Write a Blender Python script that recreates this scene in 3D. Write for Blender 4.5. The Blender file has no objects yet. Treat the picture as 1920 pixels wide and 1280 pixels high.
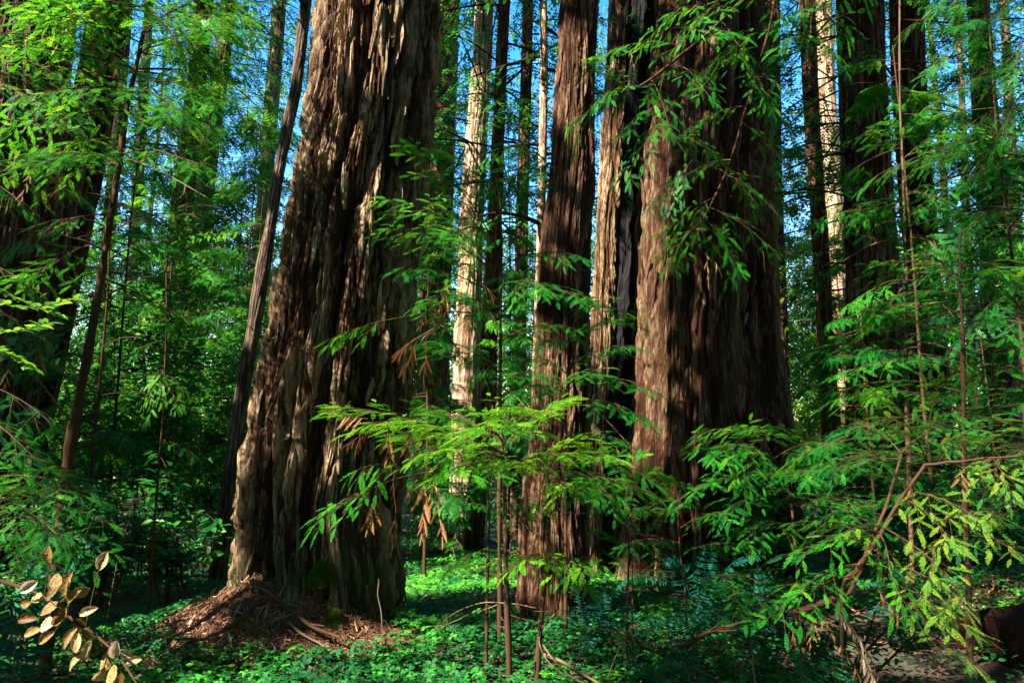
import bpy, math, random
import numpy as np
from mathutils import Vector
R_ = math.radians
rng = np.random.default_rng(7)
sc = bpy.context.scene
COL = sc.collection

# ------------------------------------------------------------------ camera
F = 1280.0                      # focal length in photo pixels (24 mm on 36 mm, 1920 px)
PITCH = R_(8.5)
CAM = np.array([0.0, 0.0, 1.7])
cd = bpy.data.cameras.new('camera'); cam = bpy.data.objects.new('camera', cd); COL.objects.link(cam)
cd.sensor_width = 36; cd.lens = 24; cd.clip_start = .05; cd.clip_end = 2000
cam.location = CAM; cam.rotation_euler = (R_(90) + PITCH, 0, 0)
sc.camera = cam
cP, sP = math.cos(PITCH), math.sin(PITCH)

def at(px, py, D):
    """the place seen at photo pixel (px,py), D metres ahead"""
    a = (px - 960) / F; b = (640 - py) / F
    d = np.array([a, cP - b * sP, sP + b * cP])
    return CAM + d * (D / d[1])

def scale_at(px, py, D):
    b = (640 - py) / F
    return D / (cP - b * sP) / F          # metres per photo pixel there

# ------------------------------------------------------------------ noise
_g = np.random.default_rng(99)
PERM = np.concatenate([_g.permutation(256)] * 3)
GR = _g.normal(size=(256, 3)); GR /= np.linalg.norm(GR, axis=1)[:, None]

def noise(x, y, z, seed=0):
    x, y, z = np.broadcast_arrays(np.asarray(x, float), y, z)
    x = x + seed * 17.31; y = y + seed * 5.77; z = z + seed * 9.13
    xi = np.floor(x).astype(int); yi = np.floor(y).astype(int); zi = np.floor(z).astype(int)
    xf = x - xi; yf = y - yi; zf = z - zi
    u = xf**3 * (xf * (xf * 6 - 15) + 10); v = yf**3 * (yf * (yf * 6 - 15) + 10); w = zf**3 * (zf * (zf * 6 - 15) + 10)
    def g(dx, dy, dz):
        h = PERM[PERM[PERM[(xi + dx) & 255] + ((yi + dy) & 255)] + ((zi + dz) & 255)]
        G = GR[h]
        return G[..., 0] * (xf - dx) + G[..., 1] * (yf - dy) + G[..., 2] * (zf - dz)
    def L(a, b, t): return a + t * (b - a)
    return L(L(L(g(0,0,0), g(1,0,0), u), L(g(0,1,0), g(1,1,0), u), v),
             L(L(g(0,0,1), g(1,0,1), u), L(g(0,1,1), g(1,1,1), u), v), w)

def sstep(a, b, x):
    t = np.clip((x - a) / (b - a), 0, 1); return t * t * (3 - 2 * t)

# ------------------------------------------------------------------ ground shape
HERO = np.array([-2.0, 7.2])
def gz(x, y):
    x = np.asarray(x, float); y = np.asarray(y, float)
    z = -0.75 * sstep(5.5, 15, y)
    z = z + .10 * noise(x / 1.7, y / 1.7, 0.3) + .035 * noise(x / .5, y / .5, 1.7)
    z = z + .42 * np.exp(-(((x + 2.22) / .78) ** 2 + ((y - 6.3) / .72) ** 2))
    z = z + .22 * np.exp(-(((x + 1.68) / .75) ** 2 + ((y - 6.08) / .55) ** 2))
    z = z + .25 * np.exp(-(((x + .8) / 1.6) ** 2 + ((y - 13) / 1.6) ** 2))
    z = z + .45 * np.exp(-(((x - 5.3) / .9) ** 2 + ((y - 7.2) / .8) ** 2))
    z = z + 5 * sstep(50, 170, np.hypot(x, y))
    return z

# ------------------------------------------------------------------ mesh helpers
class MB:
    """collects quads (+ point attributes) for ONE mesh"""
    def __init__(s): s.v = []; s.f = []; s.m = []; s.t = []; s.n = 0; s.sm = []
    def add(s, V, Q, tint=.5, mat=0, smooth=False):
        V = np.asarray(V, float).reshape(-1, 3); Q = np.asarray(Q, np.int64).reshape(-1, 4)
        s.v.append(V); s.f.append(Q + s.n); s.n += len(V)
        s.m.append(np.full(len(Q), mat, np.int32)); s.sm.append(np.full(len(Q), smooth, bool))
        s.t.append(np.broadcast_to(np.asarray(tint, float), (len(V),)))
    def empty(s): return s.n == 0
    def build(s, name, mats, parent=None, attrs=None):
        V = np.concatenate(s.v); Q = np.concatenate(s.f); M = np.concatenate(s.m); T = np.concatenate(s.t); SM = np.concatenate(s.sm)
        off = np.zeros(3)
        p = parent
        while p is not None: off += np.array(p.location); p = p.parent
        me = bpy.data.meshes.new(name)
        me.vertices.add(len(V)); me.vertices.foreach_set('co', (V - off).astype(np.float32).ravel())
        me.loops.add(len(Q) * 4); me.loops.foreach_set('vertex_index', Q.astype(np.int32).ravel())
        me.polygons.add(len(Q)); me.polygons.foreach_set('loop_start', np.arange(0, len(Q) * 4, 4, dtype=np.int32))
        if not isinstance(mats, (list, tuple)): mats = [mats]
        for m in mats: me.materials.append(m)
        me.polygons.foreach_set('material_index', M)
        me.polygons.foreach_set('use_smooth', SM)
        a = me.attributes.new('tint', 'FLOAT', 'POINT'); a.data.foreach_set('value', T.astype(np.float32))
        for k, val in (attrs or {}).items():
            a = me.attributes.new(k, 'FLOAT', 'POINT'); a.data.foreach_set('value', val.astype(np.float32))
        me.update(calc_edges=True)
        o = bpy.data.objects.new(name, me); COL.objects.link(o)
        if parent is not None: o.parent = parent
        return o

def tag(o, label, cat, group=None):
    o['label'] = label; o['category'] = cat
    if group: o['group'] = group
    return o
def thing(name, label, cat, loc, group=None):
    o = bpy.data.objects.new(name, None); COL.objects.link(o); o.location = [float(c) for c in loc]
    o.empty_display_size = .1
    return tag(o, label, cat, group)
def kind(o, k): o['kind'] = k; return o

def nrm(a): return a / (np.linalg.norm(a, axis=-1, keepdims=True) + 1e-9)

def tube(mb, P, r, k=6, mat=0, tint=.5, smooth=True):
    P = np.asarray(P, float); n = len(P); r = np.broadcast_to(np.asarray(r, float), (n,))
    T = nrm(np.gradient(P, axis=0))
    ref = np.array([0.31, .17, .93]) if abs(T[:, 2].mean()) < .9 else np.array([.9, .3, .1])
    A = nrm(np.cross(T, ref)); B = np.cross(T, A)
    th = np.arange(k) * 2 * np.pi / k
    V = P[:, None] + r[:, None, None] * (np.cos(th)[None, :, None] * A[:, None] + np.sin(th)[None, :, None] * B[:, None])
    i = np.arange(n - 1)[:, None] * k; j = np.arange(k)[None]; j2 = (j + 1) % k
    Q = np.stack([i + j, i + j2, i + k + j2, i + k + j], -1).reshape(-1, 4)
    mb.add(V.reshape(-1, 3), Q, tint, mat, smooth)

def curve(pts, n=14):
    """smooth curve through points (Catmull-Rom by cubic interpolation)"""
    P = np.asarray(pts, float)
    if len(P) == 2: return P[0] + (P[1] - P[0]) * np.linspace(0, 1, n)[:, None]
    Q = np.vstack([2 * P[0] - P[1], P, 2 * P[-1] - P[-2]])
    out = []
    m = max(2, n // (len(P) - 1))
    for i in range(len(P) - 1):
        a, b, c, d = Q[i:i + 4]
        t = np.linspace(0, 1, m, endpoint=(i == len(P) - 2))[:, None]
        out.append(.5 * (2 * b + (c - a) * t + (2 * a - 5 * b + 4 * c - d) * t**2 + (3 * b - a - 3 * c + d) * t**3))
    return np.vstack(out)

def wig(P, amp, seed, freq=3.0):
    n = len(P); s = np.linspace(0, freq, n)
    d = np.stack([noise(s, seed * 3.1, 0.5), noise(s, seed * 3.1, 7.5), .5 * noise(s, seed * 3.1, 14.5)], 1)
    return P + amp * d

# ------------------------------------------------------------------ leaf templates (x along, y across, z normal; unit length)
def t_needles(n, wid, nl, w, stem=.012, seed=0, ang=58):
    """shoot with two rows of flat needles"""
    g = np.random.default_rng(seed); V = []; Q = []
    def rh(p, d, l, ww):
        b = len(V); side = np.array([-d[1], d[0], 0])
        V.extend([p, p + d * l * .45 + side * ww, p + d * l, p + d * l * .45 - side * ww]); Q.append([b, b + 1, b + 2, b + 3])
    def arch(x): return -.16 * x * x
    for i in range(n):
        x = .04 + .94 * i / n
        prof = nl * min(1, .45 + 2.2 * x) * (1 - .55 * max(0, x - .6) / .4)
        for s in (-1, 1):
            a = R_(ang + g.normal() * 6) * s
            d = np.array([math.cos(a), math.sin(a), .12 * g.normal() - .02]); d /= np.linalg.norm(d)
            rh(np.array([x, 0, arch(x)]), d, prof * (1 + .12 * g.normal()), w)
    rh(np.array([.97, 0, arch(.97)]), np.array([1., 0, -.2]), nl * .6, w)
    b = len(V)
    for x in (0, .5, 1.0):
        V.extend([np.array([x, -stem * (1 - .6 * x), arch(x)]), np.array([x, stem * (1 - .6 * x), arch(x)])])
    Q += [[b, b + 1, b + 3, b + 2], [b + 2, b + 3, b + 5, b + 4]]
    return np.array(V), np.array(Q)
NEAR = [t_needles(13, 0, .185, .034, seed=i, ang=60) for i in range(4)]
MID = [t_needles(7, 0, .21, .062, seed=10 + i) for i in range(4)]
LOW = [t_needles(3, 0, .30, .13, seed=20 + i) for i in range(3)]
_far = np.array([[0, 0, 0], [.45, .17, .02], [1, 0, -.1], [.45, -.17, .02]])
DEADT = [t_needles(15, 0, .15, .015, stem=.02, seed=40 + i, ang=42) for i in range(3)]
FAR = [(_far, np.array([[0, 1, 2, 3]]))]
def _ovate():

    V = np.array([[0, 0, 0], [.28, .23, .05], [.64, .21, .045], [1, .0, -.06], [.64, -.21, .045], [.28, -.23, .05], [.30, 0, -.01], [.66, 0, -.02],
                  [1, .004, -.06], [1, -.004, -.06], [0, .012, 0], [0, -.012, 0]])
    Q = np.array([[10, 0, 6, 1], [1, 6, 7, 2], [2, 7, 3, 8], [0, 11, 5, 6], [6, 5, 4, 7], [7, 4, 9, 3]])
    return V, Q
OVATE = [_ovate()]
def _tref():
    V = []; Q = []
    for k in range(3):
        a = k * 2 * math.pi / 3; c, s = math.cos(a), math.sin(a)
        P = np.array([[.02, 0, 0], [.35, .30, .02], [.85, .36, -.06], [.98, .18, -.10], [.82, 0, -.02], [.98, -.18, -.10], [.85, -.36, -.06], [.35, -.30, .02], [.5, 0, .05]])
        b = len(V)
        for p in P: V.append([p[0] * c - p[1] * s, p[0] * s + p[1] * c, p[2]])
        Q += [[b, b + 8, b + 2, b + 1], [b + 8, b + 4, b + 3, b + 2], [b, b + 7, b + 6, b + 8], [b + 8, b + 6, b + 5, b + 4]]
    return np.array(V, float), np.array(Q)
TREF = [_tref()]

def frames(X, N):
    X = nrm(X); Y = nrm(np.cross(N, X)); Z = np.cross(X, Y); return X, Y, Z

def instance(mb, tmpls, O, X, N, L, tint, mat=0, wscale=1.0, g=rng):
    O = np.asarray(O); n = len(O)
    if n == 0: return
    X, Y, Z = frames(np.asarray(X), np.asarray(N)); L = np.broadcast_to(np.asarray(L, float), (n,)); tint = np.broadcast_to(np.asarray(tint, float), (n,))
    pick = g.integers(0, len(tmpls), n)
    for k, (V, Q) in enumerate(tmpls):
        m = pick == k; c = int(m.sum())
        if not c: continue
        W = O[m][:, None] + L[m][:, None, None] * (V[None, :, 0:1] * X[m][:, None] + wscale * V[None, :, 1:2] * Y[m][:, None] + V[None, :, 2:3] * Z[m][:, None])
        QQ = Q[None] + (np.arange(c) * len(V))[:, None, None]
        mb.add(W.reshape(-1, 3), QQ.reshape(-1, 4), np.repeat(tint[m], len(V)), mat)

# ------------------------------------------------------------------ materials
def newmat(name):
    m = bpy.data.materials.new(name); m.use_nodes = True; nt = m.node_tree; nt.nodes.clear()
    out = nt.nodes.new('ShaderNodeOutputMaterial'); return m, nt, out
def N(nt, t, **k):
    n = nt.nodes.new(t)
    for a, b in k.items(): setattr(n, a, b)
    return n
def ramp(nt, stops, fac):
    r = N(nt, 'ShaderNodeValToRGB'); e = r.color_ramp.elements
    while len(e) < len(stops): e.new(.5)
    for el, (p, c) in zip(e, stops): el.position = p; el.color = (*c, 1)
    nt.links.new(fac, r.inputs[0]); return r.outputs[0]
def attr(nt, n): return N(nt, 'ShaderNodeAttribute', attribute_name=n).outputs['Fac']
def math_(nt, op, a, b=None):
    n = N(nt, 'ShaderNodeMath', operation=op)
    for i, v in enumerate((a, b)):
        if v is None: continue
        if isinstance(v, (int, float)): n.inputs[i].default_value = v
        else: nt.links.new(v, n.inputs[i])
    return n.outputs[0]
def mixc(nt, f, a, b):
    n = N(nt, 'ShaderNodeMix', data_type='RGBA')
    for s, v in ((n.inputs[0], f), (n.inputs[6], a), (n.inputs[7], b)):
        if isinstance(v, (int, float)): s.default_value = v
        elif isinstance(v, tuple): s.default_value = (*v, 1)
        else: nt.links.new(v, s)
    return n.outputs[2]
def objnoise(nt, scale, detail=4, rough=.6, vec=(1, 1, 1)):
    tc = N(nt, 'ShaderNodeTexCoord'); mp = N(nt, 'ShaderNodeMapping'); mp.inputs['Scale'].default_value = vec
    nt.links.new(tc.outputs['Object'], mp.inputs[0])
    n = N(nt, 'ShaderNodeTexNoise'); n.inputs['Scale'].default_value = scale; n.inputs['Detail'].default_value = detail; n.inputs['Roughness'].default_value = rough
    nt.links.new(mp.outputs[0], n.inputs['Vector']); return n.outputs[0]

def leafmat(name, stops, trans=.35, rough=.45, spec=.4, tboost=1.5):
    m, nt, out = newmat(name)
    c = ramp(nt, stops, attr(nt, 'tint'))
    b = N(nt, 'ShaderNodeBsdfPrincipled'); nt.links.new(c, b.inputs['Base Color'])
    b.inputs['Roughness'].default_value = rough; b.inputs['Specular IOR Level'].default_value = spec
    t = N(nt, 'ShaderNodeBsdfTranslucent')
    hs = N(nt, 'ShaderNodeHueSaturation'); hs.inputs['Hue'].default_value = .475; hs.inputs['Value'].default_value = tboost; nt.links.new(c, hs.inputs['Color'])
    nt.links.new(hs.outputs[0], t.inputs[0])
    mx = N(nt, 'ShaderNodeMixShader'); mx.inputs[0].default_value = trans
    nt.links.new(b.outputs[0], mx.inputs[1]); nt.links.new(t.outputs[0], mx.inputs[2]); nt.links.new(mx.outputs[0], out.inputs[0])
    return m

def barkmat(name, inner, outer, pale, scale=1.0, bump=.6, moss=(.06, .09, .02)):
    m, nt, out = newmat(name)
    fur = attr(nt, 'furrow')
    n1 = objnoise(nt, 3.0 / scale, 5, .65, (1, 1, .15)); n2 = objnoise(nt, 22 / scale, 6, .7, (1, 1, .17)); n3 = objnoise(nt, 1.1 / scale, 3, .6, (1, 1, .5)); n4 = objnoise(nt, 60 / scale, 4, .75, (1, 1, .28))
    f = math_(nt, 'ADD', math_(nt, 'MULTIPLY', fur, .75), math_(nt, 'ADD', math_(nt, 'MULTIPLY', math_(nt, 'SUBTRACT', n2, .5), 1.7), math_(nt, 'MULTIPLY', math_(nt, 'SUBTRACT', n4, .5), 1.0)))
    c = ramp(nt, [(.22, tuple(x * .55 for x in inner)), (.40, inner), (.58, outer), (.98, pale)], f)  # redder inner bark in furrows, coloured darker still to deepen their shade
    c = mixc(nt, math_(nt, 'MULTIPLY', N_clip(nt, n1, .52, .72), .55), c, tuple(x * .62 for x in inner))
    c = mixc(nt, math_(nt, 'MULTIPLY', N_clip(nt, n3, .50, .68), .35), c, (outer[0] * .80, outer[1] * .80, outer[2] * .5))
    c = mixc(nt, attr(nt, 'moss'), c, moss)
    c = mixc(nt, attr(nt, 'char'), c, (.012, .011, .012))
    b = N(nt, 'ShaderNodeBsdfPrincipled'); nt.links.new(c, b.inputs['Base Color'])
    b.inputs['Roughness'].default_value = .9; b.inputs['Specular IOR Level'].default_value = .12
    bp = N(nt, 'ShaderNodeBump'); bp.inputs['Strength'].default_value = bump; bp.inputs['Distance'].default_value = .05 * scale
    h = math_(nt, 'ADD', n2, math_(nt, 'MULTIPLY', n4, .5))
    nt.links.new(h, bp.inputs['Height']); nt.links.new(bp.outputs[0], b.inputs['Normal'])
    nt.links.new(b.outputs[0], out.inputs[0]); return m
def N_clip(nt, v, a, b):
    n = N(nt, 'ShaderNodeMapRange'); n.inputs[1].default_value = a; n.inputs[2].default_value = b
    nt.links.new(v, n.inputs[0]); return n.outputs[0]

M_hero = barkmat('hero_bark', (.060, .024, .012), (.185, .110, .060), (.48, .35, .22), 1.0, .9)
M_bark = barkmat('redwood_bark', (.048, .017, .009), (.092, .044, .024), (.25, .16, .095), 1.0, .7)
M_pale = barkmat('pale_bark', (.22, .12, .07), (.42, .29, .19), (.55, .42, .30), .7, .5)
M_dim = barkmat('grey_bark', (.06, .035, .025), (.125, .082, .060), (.20, .15, .12), .8, .6)
M_twig = barkmat('twig_bark', (.10, .050, .028), (.17, .10, .055), (.27, .18, .11), .25, .3)
M_deadwood = barkmat('dead_twig', (.22, .15, .09), (.34, .25, .16), (.48, .38, .28), .25, .3)

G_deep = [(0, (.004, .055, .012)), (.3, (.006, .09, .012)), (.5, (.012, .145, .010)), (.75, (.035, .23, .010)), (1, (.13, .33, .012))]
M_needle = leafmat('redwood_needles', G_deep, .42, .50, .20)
M_far = leafmat('far_needles', [(0, (.004, .06, .018)), (.5, (.014, .14, .014)), (.8, (.07, .24, .012)), (1, (.22, .35, .02))], .46, .55, .15)
M_yellow = leafmat('yellow_needles', [(0, (.02, .12, .02)), (.5, (.09, .21, .015)), (1, (.22, .27, .02))], .40, .42, .4)
M_dead = leafmat('dead_needles', [(0, (.16, .07, .02)), (.5, (.30, .14, .045)), (1, (.42, .24, .10))], .25, .6, .2, 1.2)
M_pale_dead = leafmat('bleached_needles', [(0, (.20, .13, .08)), (1, (.42, .34, .25))], .2, .6, .2, 1.1)
M_leaf = leafmat('broad_leaves', [(0, (.004, .05, .014)), (.5, (.012, .12, .018)), (.8, (.05, .22, .018)), (1, (.16, .34, .02))], .34, .42, .25)
M_dry = leafmat('dry_leaves', [(0, (.09, .042, .012)), (.4, (.22, .14, .035)), (.7, (.34, .26, .10)), (1, (.50, .45, .34))], .30, .6, .3, 1.1)
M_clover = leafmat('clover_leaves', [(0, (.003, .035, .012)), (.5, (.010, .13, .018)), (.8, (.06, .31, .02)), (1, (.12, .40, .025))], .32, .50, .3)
M_fern = leafmat('fern_fronds', [(0, (.004, .055, .045)), (.5, (.010, .10, .055)), (1, (.03, .17, .05))], .25, .6, .10)
M_moss = leafmat('moss', [(0, (.03, .06, .008)), (1, (.12, .17, .015))], .2, .8, .1)
M_litter = leafmat('litter', [(0, (.06, .025, .014)), (.55, (.17, .075, .036)), (1, (.40, .25, .16))], .05, .75, .2, 1.0)

def soilmat():
    m, nt, out = newmat('forest_soil')
    n1 = objnoise(nt, 2.2, 6, .65); n2 = objnoise(nt, 40, 6, .75)
    c = ramp(nt, [(.25, (.030, .018, .012)), (.5, (.075, .042, .026)), (.75, (.13, .075, .045))], n2)
    c = mixc(nt, N_clip(nt, n1, .48, .62), c, (.028, .045, .016))
    b = N(nt, 'ShaderNodeBsdfPrincipled'); nt.links.new(c, b.inputs['Base Color']); b.inputs['Roughness'].default_value = .95
    bp = N(nt, 'ShaderNodeBump'); bp.inputs['Strength'].default_value = .9; bp.inputs['Distance'].default_value = .04
    nt.links.new(n2, bp.inputs['Height']); nt.links.new(bp.outputs[0], b.inputs['Normal']); nt.links.new(b.outputs[0], out.inputs[0]); return m
M_soil = soilmat()

# ------------------------------------------------------------------ sun and sky
ELEV = R_(43); SH = nrm(np.array([-.80, -.60]))
S = np.array([SH[0] * math.cos(ELEV), SH[1] * math.cos(ELEV), math.sin(ELEV)])
w = bpy.data.worlds.new('World'); sc.world = w; w.use_nodes = True; nt = w.node_tree; nt.nodes.clear()
sky = N(nt, 'ShaderNodeTexSky', sky_type='NISHITA'); sky.sun_disc = False; sky.sun_elevation = ELEV
sky.sun_rotation = math.atan2(S[0], S[1]); sky.air_density = 1.8; sky.dust_density = .6; sky.ozone_density = 4.0; sky.altitude = 300
bg = N(nt, 'ShaderNodeBackground'); bg.inputs[1].default_value = .13
wo = N(nt, 'ShaderNodeOutputWorld'); hsv = N(nt, 'ShaderNodeHueSaturation'); hsv.inputs['Saturation'].default_value = 1.5; hsv.inputs['Hue'].default_value = .522; nt.links.new(sky.outputs[0], hsv.inputs['Color']); nt.links.new(hsv.outputs[0], bg.inputs[0]); nt.links.new(bg.outputs[0], wo.inputs[0])
sl = bpy.data.lights.new('sun', 'SUN'); sl.energy = 5.0; sl.angle = R_(.5); sl.color = (1, .93, .80)
so = bpy.data.objects.new('sun', sl); COL.objects.link(so); so.rotation_euler = Vector(S).to_track_quat('Z', 'Y').to_euler(); so.location = (-20, -15, 30)
sc.view_settings.view_transform = 'Standard'; sc.view_settings.look = 'None'; sc.view_settings.exposure = 2.35; sc.view_settings.gamma = 1
sc.cycles.max_bounces = 7; sc.cycles.diffuse_bounces = 4; sc.cycles.transmission_bounces = 3; sc.cycles.glossy_bounces = 2
sc.cycles.use_denoising = True; sc.cycles.sample_clamp_indirect = 4

# places the sun reaches through the canopy: (pixel x, y, metres ahead, radius); the canopy has gaps on the way to the sun there
LIT = [(655, 50, 6.05, .4), (660, 190, 6.05, .35), (625, 290, 6.05, .3), (60, 60, 5, .5), (180, 250, 5.2, .4), (320, 180, 5.4, .5), (330, 20, 5, .6), (150, 30, 5, .5), (60, 230, 5, .4), (300, 320, 5, .3), (430, 60, 5.2, .4), (610, 60, 6.05, .4), (600, 200, 6.05, .4), (580, 310, 6.05, .35), (590, 420, 6.05, .25), (640, 130, 6.05, .3), (655, 310, 6.05, .25),
       (1018, 60, 13, .35), (1016, 140, 13, .4), (1014, 220, 13, .4), (1012, 300, 13, .4), (1010, 400, 13, .3),
       (1208, 320, 11.3, .13), (1208, 420, 11.3, .13), (1208, 520, 11.3, .13), (1208, 620, 11.3, .13), (1208, 700, 11.3, .13), (1208, 780, 11.3, .13), (1208, 850, 11.3, .13), (1145, 300, 11.3, .28), (1142, 360, 11.3, .28), (1138, 430, 11.3, .28), (1134, 520, 11.3, .25), (1130, 600, 11.3, .2),
       (1462, 570, 17.1, .35), (1462, 620, 17.1, .35), (860, 1070, 11, 1.35), (780, 1090, 10, .8), (300, 900, 7.5, .3), (390, 925, 7.4, .3), (640, 220, 6.05, .35), (590, 250, 6.05, .3), (565, 380, 6.05, .2), (1140, 240, 11.3, .25), (1208, 240, 11.3, .13), (1070, 120, 6.8, .16), (310, 740, 6.6, .18), (900, 1110, 9.5, .7), (800, 1050, 12, .8),
       (380, 1100, 6.05, .35), (350, 1180, 5.95, .3), (430, 1160, 5.95, .3), (660, 1150, 5.95, .25), (300, 1120, 5.95, .35), (780, 1235, 5.6, .3), (680, 1230, 5.6, .25),
       (800, 800, 5, .35), (900, 810, 5, .45), (1000, 810, 5, .45), (1080, 880, 5, .35), (700, 770, 5, .25), (640, 985, 5, .2), (1000, 1040, 5, .25), (800, 930, 5, .25),
       (1680, 900, 3.4, .45), (1600, 1010, 3.2, .5), (1680, 1080, 3.2, .4), (1480, 1120, 3.2, .45), (1620, 1230, 3.2, .25), (1800, 950, 3.3, .25), (1400, 850, 5.4, .5), (1480, 920, 5.4, .4), (1780, 760, 4.2, .45), (1320, 560, 4.7, .2),
       (1840, 1140, 6.8, .4), (260, 60, 5.2, .4), (360, 60, 5.2, .5), (400, 240, 5.2, .35), (120, 120, 5, .3), (200, 440, 5, .25), (160, 640, 5, .25), (70, 570, 4, .35), (130, 800, 5, .2),
       (890, 300, 15.4, .35), (960, 270, 14, .6), (1000, 170, 14, .7), (930, 420, 14, .4), (950, 990, 10, .5), (1690, 520, 5, .25), (1690, 300, 6, .25), (1800, 150, 6, .45), (1850, 60, 5.9, .4), (1760, 330, 5.9, .35), (1850, 620, 5.4, .4), (1720, 640, 5.3, .35), (1600, 350, 9, .3), (1880, 450, 5.7, .35), (480, 480, 10, .3), (500, 400, 10, .3), (400, 920, 8, .3), (110, 1130, 3.6, .25), (210, 1240, 3.6, .2),
       (1760, 150, 9, .4), (1850, 330, 9, .3), (1300, 130, 4.6, .25), (1300, 430, 4.6, .2), (800, 480, 5.2, .25), (325, 530, 19.5, .6), (1100, 610, 5.5, .2), (300, 780, 6, .2)]
for y in range(160, 960, 60): LIT.append((880, y, 15.5, .42))
for y in range(60, 900, 70): LIT.append((1545 + y * .05, y, 28.4, .85))
for y in (350, 410, 470): LIT.append((1860, y, 18.5, .6))
_gl = np.random.default_rng(404)      # and many small flecks in the thickets behind
for _ in range(95): LIT.append((_gl.uniform(120, 560), _gl.uniform(430, 930), _gl.uniform(9, 16), _gl.uniform(.10, .48)))
for _ in range(70): LIT.append((_gl.uniform(1480, 1950), _gl.uniform(-50, 900), _gl.uniform(7, 22), _gl.uniform(.10, .32)))
for _ in range(36): LIT.append((_gl.uniform(740, 1050), _gl.uniform(0, 900), _gl.uniform(9, 20), _gl.uniform(.10, .3)))
for _ in range(30): LIT.append((_gl.uniform(0, 460), _gl.uniform(-50, 420), _gl.uniform(4.6, 12), _gl.uniform(.15, .4)))
for _ in range(30): LIT.append((_gl.uniform(0, 1900), _gl.uniform(950, 1270), _gl.uniform(4.5, 6.2), _gl.uniform(.06, .16)))
PRI = [q[0] < 470 and q[1] < 420 and q[2] < 5.6 and q[3] > .3 for q in LIT]
LP = np.array([at(a, b, c) for a, b, c, _ in LIT]); LR = np.array([q[3] for q in LIT])
_e1 = nrm(np.cross(S, [0, 0, 1.])); _e2 = np.cross(S, _e1); LU, LV, LT = LP @ _e1, LP @ _e2, LP @ S
DARK = [(x, y, 6.0, .34) for x, y in ((490, 640), (480, 740), (470, 840), (460, 940), (540, 720), (540, 850), (540, 960), (610, 780), (620, 900), (640, 650), (700, 800), (690, 950), (600, 1030), (510, 1010), (720, 640), (740, 400), (760, 250), (760, 550))]
DARK += [(20, 550, 8.4, .4), (500, 1140, 5.8, .3), (540, 1180, 5.7, .25)]
DARK += [(1060, 380, 6.8, .3), (1055, 480, 6.8, .3), (1052, 560, 6.8, .35), (1045, 660, 6.8, .35), (1045, 760, 6.8, .35), (1040, 860, 6.8, .35), (1040, 980, 6.8, .4), (1040, 1100, 6.8, .4)]
DARK += [(x, y, 10.85, .42) for x in (1285, 1340, 1400) for y in (120, 260, 400, 540, 680, 820, 960)] + [(1230, 930, 11.2, .4), (1640, 300, 12.5, .5), (1640, 600, 12.5, .5), (1700, 200, 13.5, .5), (1730, 450, 13.5, .5)]
DARK += [(555, 170, 9.9, .16), (536, 250, 9.9, .16), (515, 370, 9.9, .16), (452, 690, 9.9, .2), (440, 780, 9.9, .2), (430, 870, 9.9, .2)]
DP = np.array([at(a, b, c) for a, b, c, _ in DARK]); DR = np.array([q[3] for q in DARK]); DU, DV, DT = DP @ _e1, DP @ _e2, DP @ S
def sun_gap(P, pad=.22):
    """True where a leaf at P would shade one of the sunlit places"""
    bad = np.zeros(len(P), bool)
    if not len(P): return bad
    U, V, T = P @ _e1, P @ _e2, P @ S; o = np.argsort(U); Us = U[o]
    top = np.zeros(len(P), bool)
    for u, v, t, r, pr in zip(LU, LV, LT, LR, PRI):
        q = r + pad; a, b = np.searchsorted(Us, (u - q, u + q)); k = o[a:b]
        hit = ((U[k] - u) ** 2 + (V[k] - v) ** 2 < q * q) & (T[k] > t + 2.5); bad[k] |= hit
        if pr: top[k] |= hit
    for u, v, t, r in zip(DU, DV, DT, DR):          # but what keeps a place in shade stays
        a, b = np.searchsorted(Us, (u - r, u + r)); k = o[a:b]
        bad[k] &= ~(((U[k] - u) ** 2 + (V[k] - v) ** 2 < r * r) & (T[k] > t + 6))
    return bad | top

# ------------------------------------------------------------------ trunks
def bark(th, z, R, seed, A, sc_=1.0, twist=0.0, groove=None):
    wv = .22 * noise(np.cos(th) * R / .6, np.sin(th) * R / .6, z / 1.3, seed) * min(1, .5 / R)
    wv = wv + .022 * noise(np.cos(th) * R / .12, np.sin(th) * R / .12, z / .5, seed + 9) * min(1, .5 / R) * sc_
    t2 = th + wv + twist * z
    x = R * np.cos(t2); y = R * np.sin(t2)
    a = sc_
    n1 = noise(x / (.17 * a), y / (.17 * a), z / (2.2 * a), seed + 1); n2 = noise(x / (.080 * a), y / (.080 * a), z / (.50 * a), seed + 2)
    n3 = noise(x / (.024 * a), y / (.024 * a), z / (.38 * a), seed + 3); n4 = noise(x / (.011 * a), y / (.011 * a), z / (.20 * a), seed + 4)
    f1 = np.clip(np.abs(n1) * 4.0, 0, 1) ** .65; f2 = np.clip(np.abs(n2) * 4.2, 0, 1) ** .65
    # overlapping shaggy plates, each lifting at its lower end
    q = z / (.62 * a) + 4.5 * noise(x / (.055 * a), y / (.055 * a), z / (2.2 * a), seed + 5)
    saw = np.mod(q, 1); saw = np.where(saw < .12, saw / .12, 1 - (saw - .12) / .88)
    h = .50 * f1 + .36 * f1 * f2 + .22 * n3 + .16 * n4 + .22 * saw ** 1.5 * f1 * f2 + .16 * noise(x / (.09 * a), y / (.09 * a), z / (.34 * a), seed + 7) * f1
    return A * (h - .35), np.clip(.10 + h * .95 + .25 * n3, 0, 1)

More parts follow.
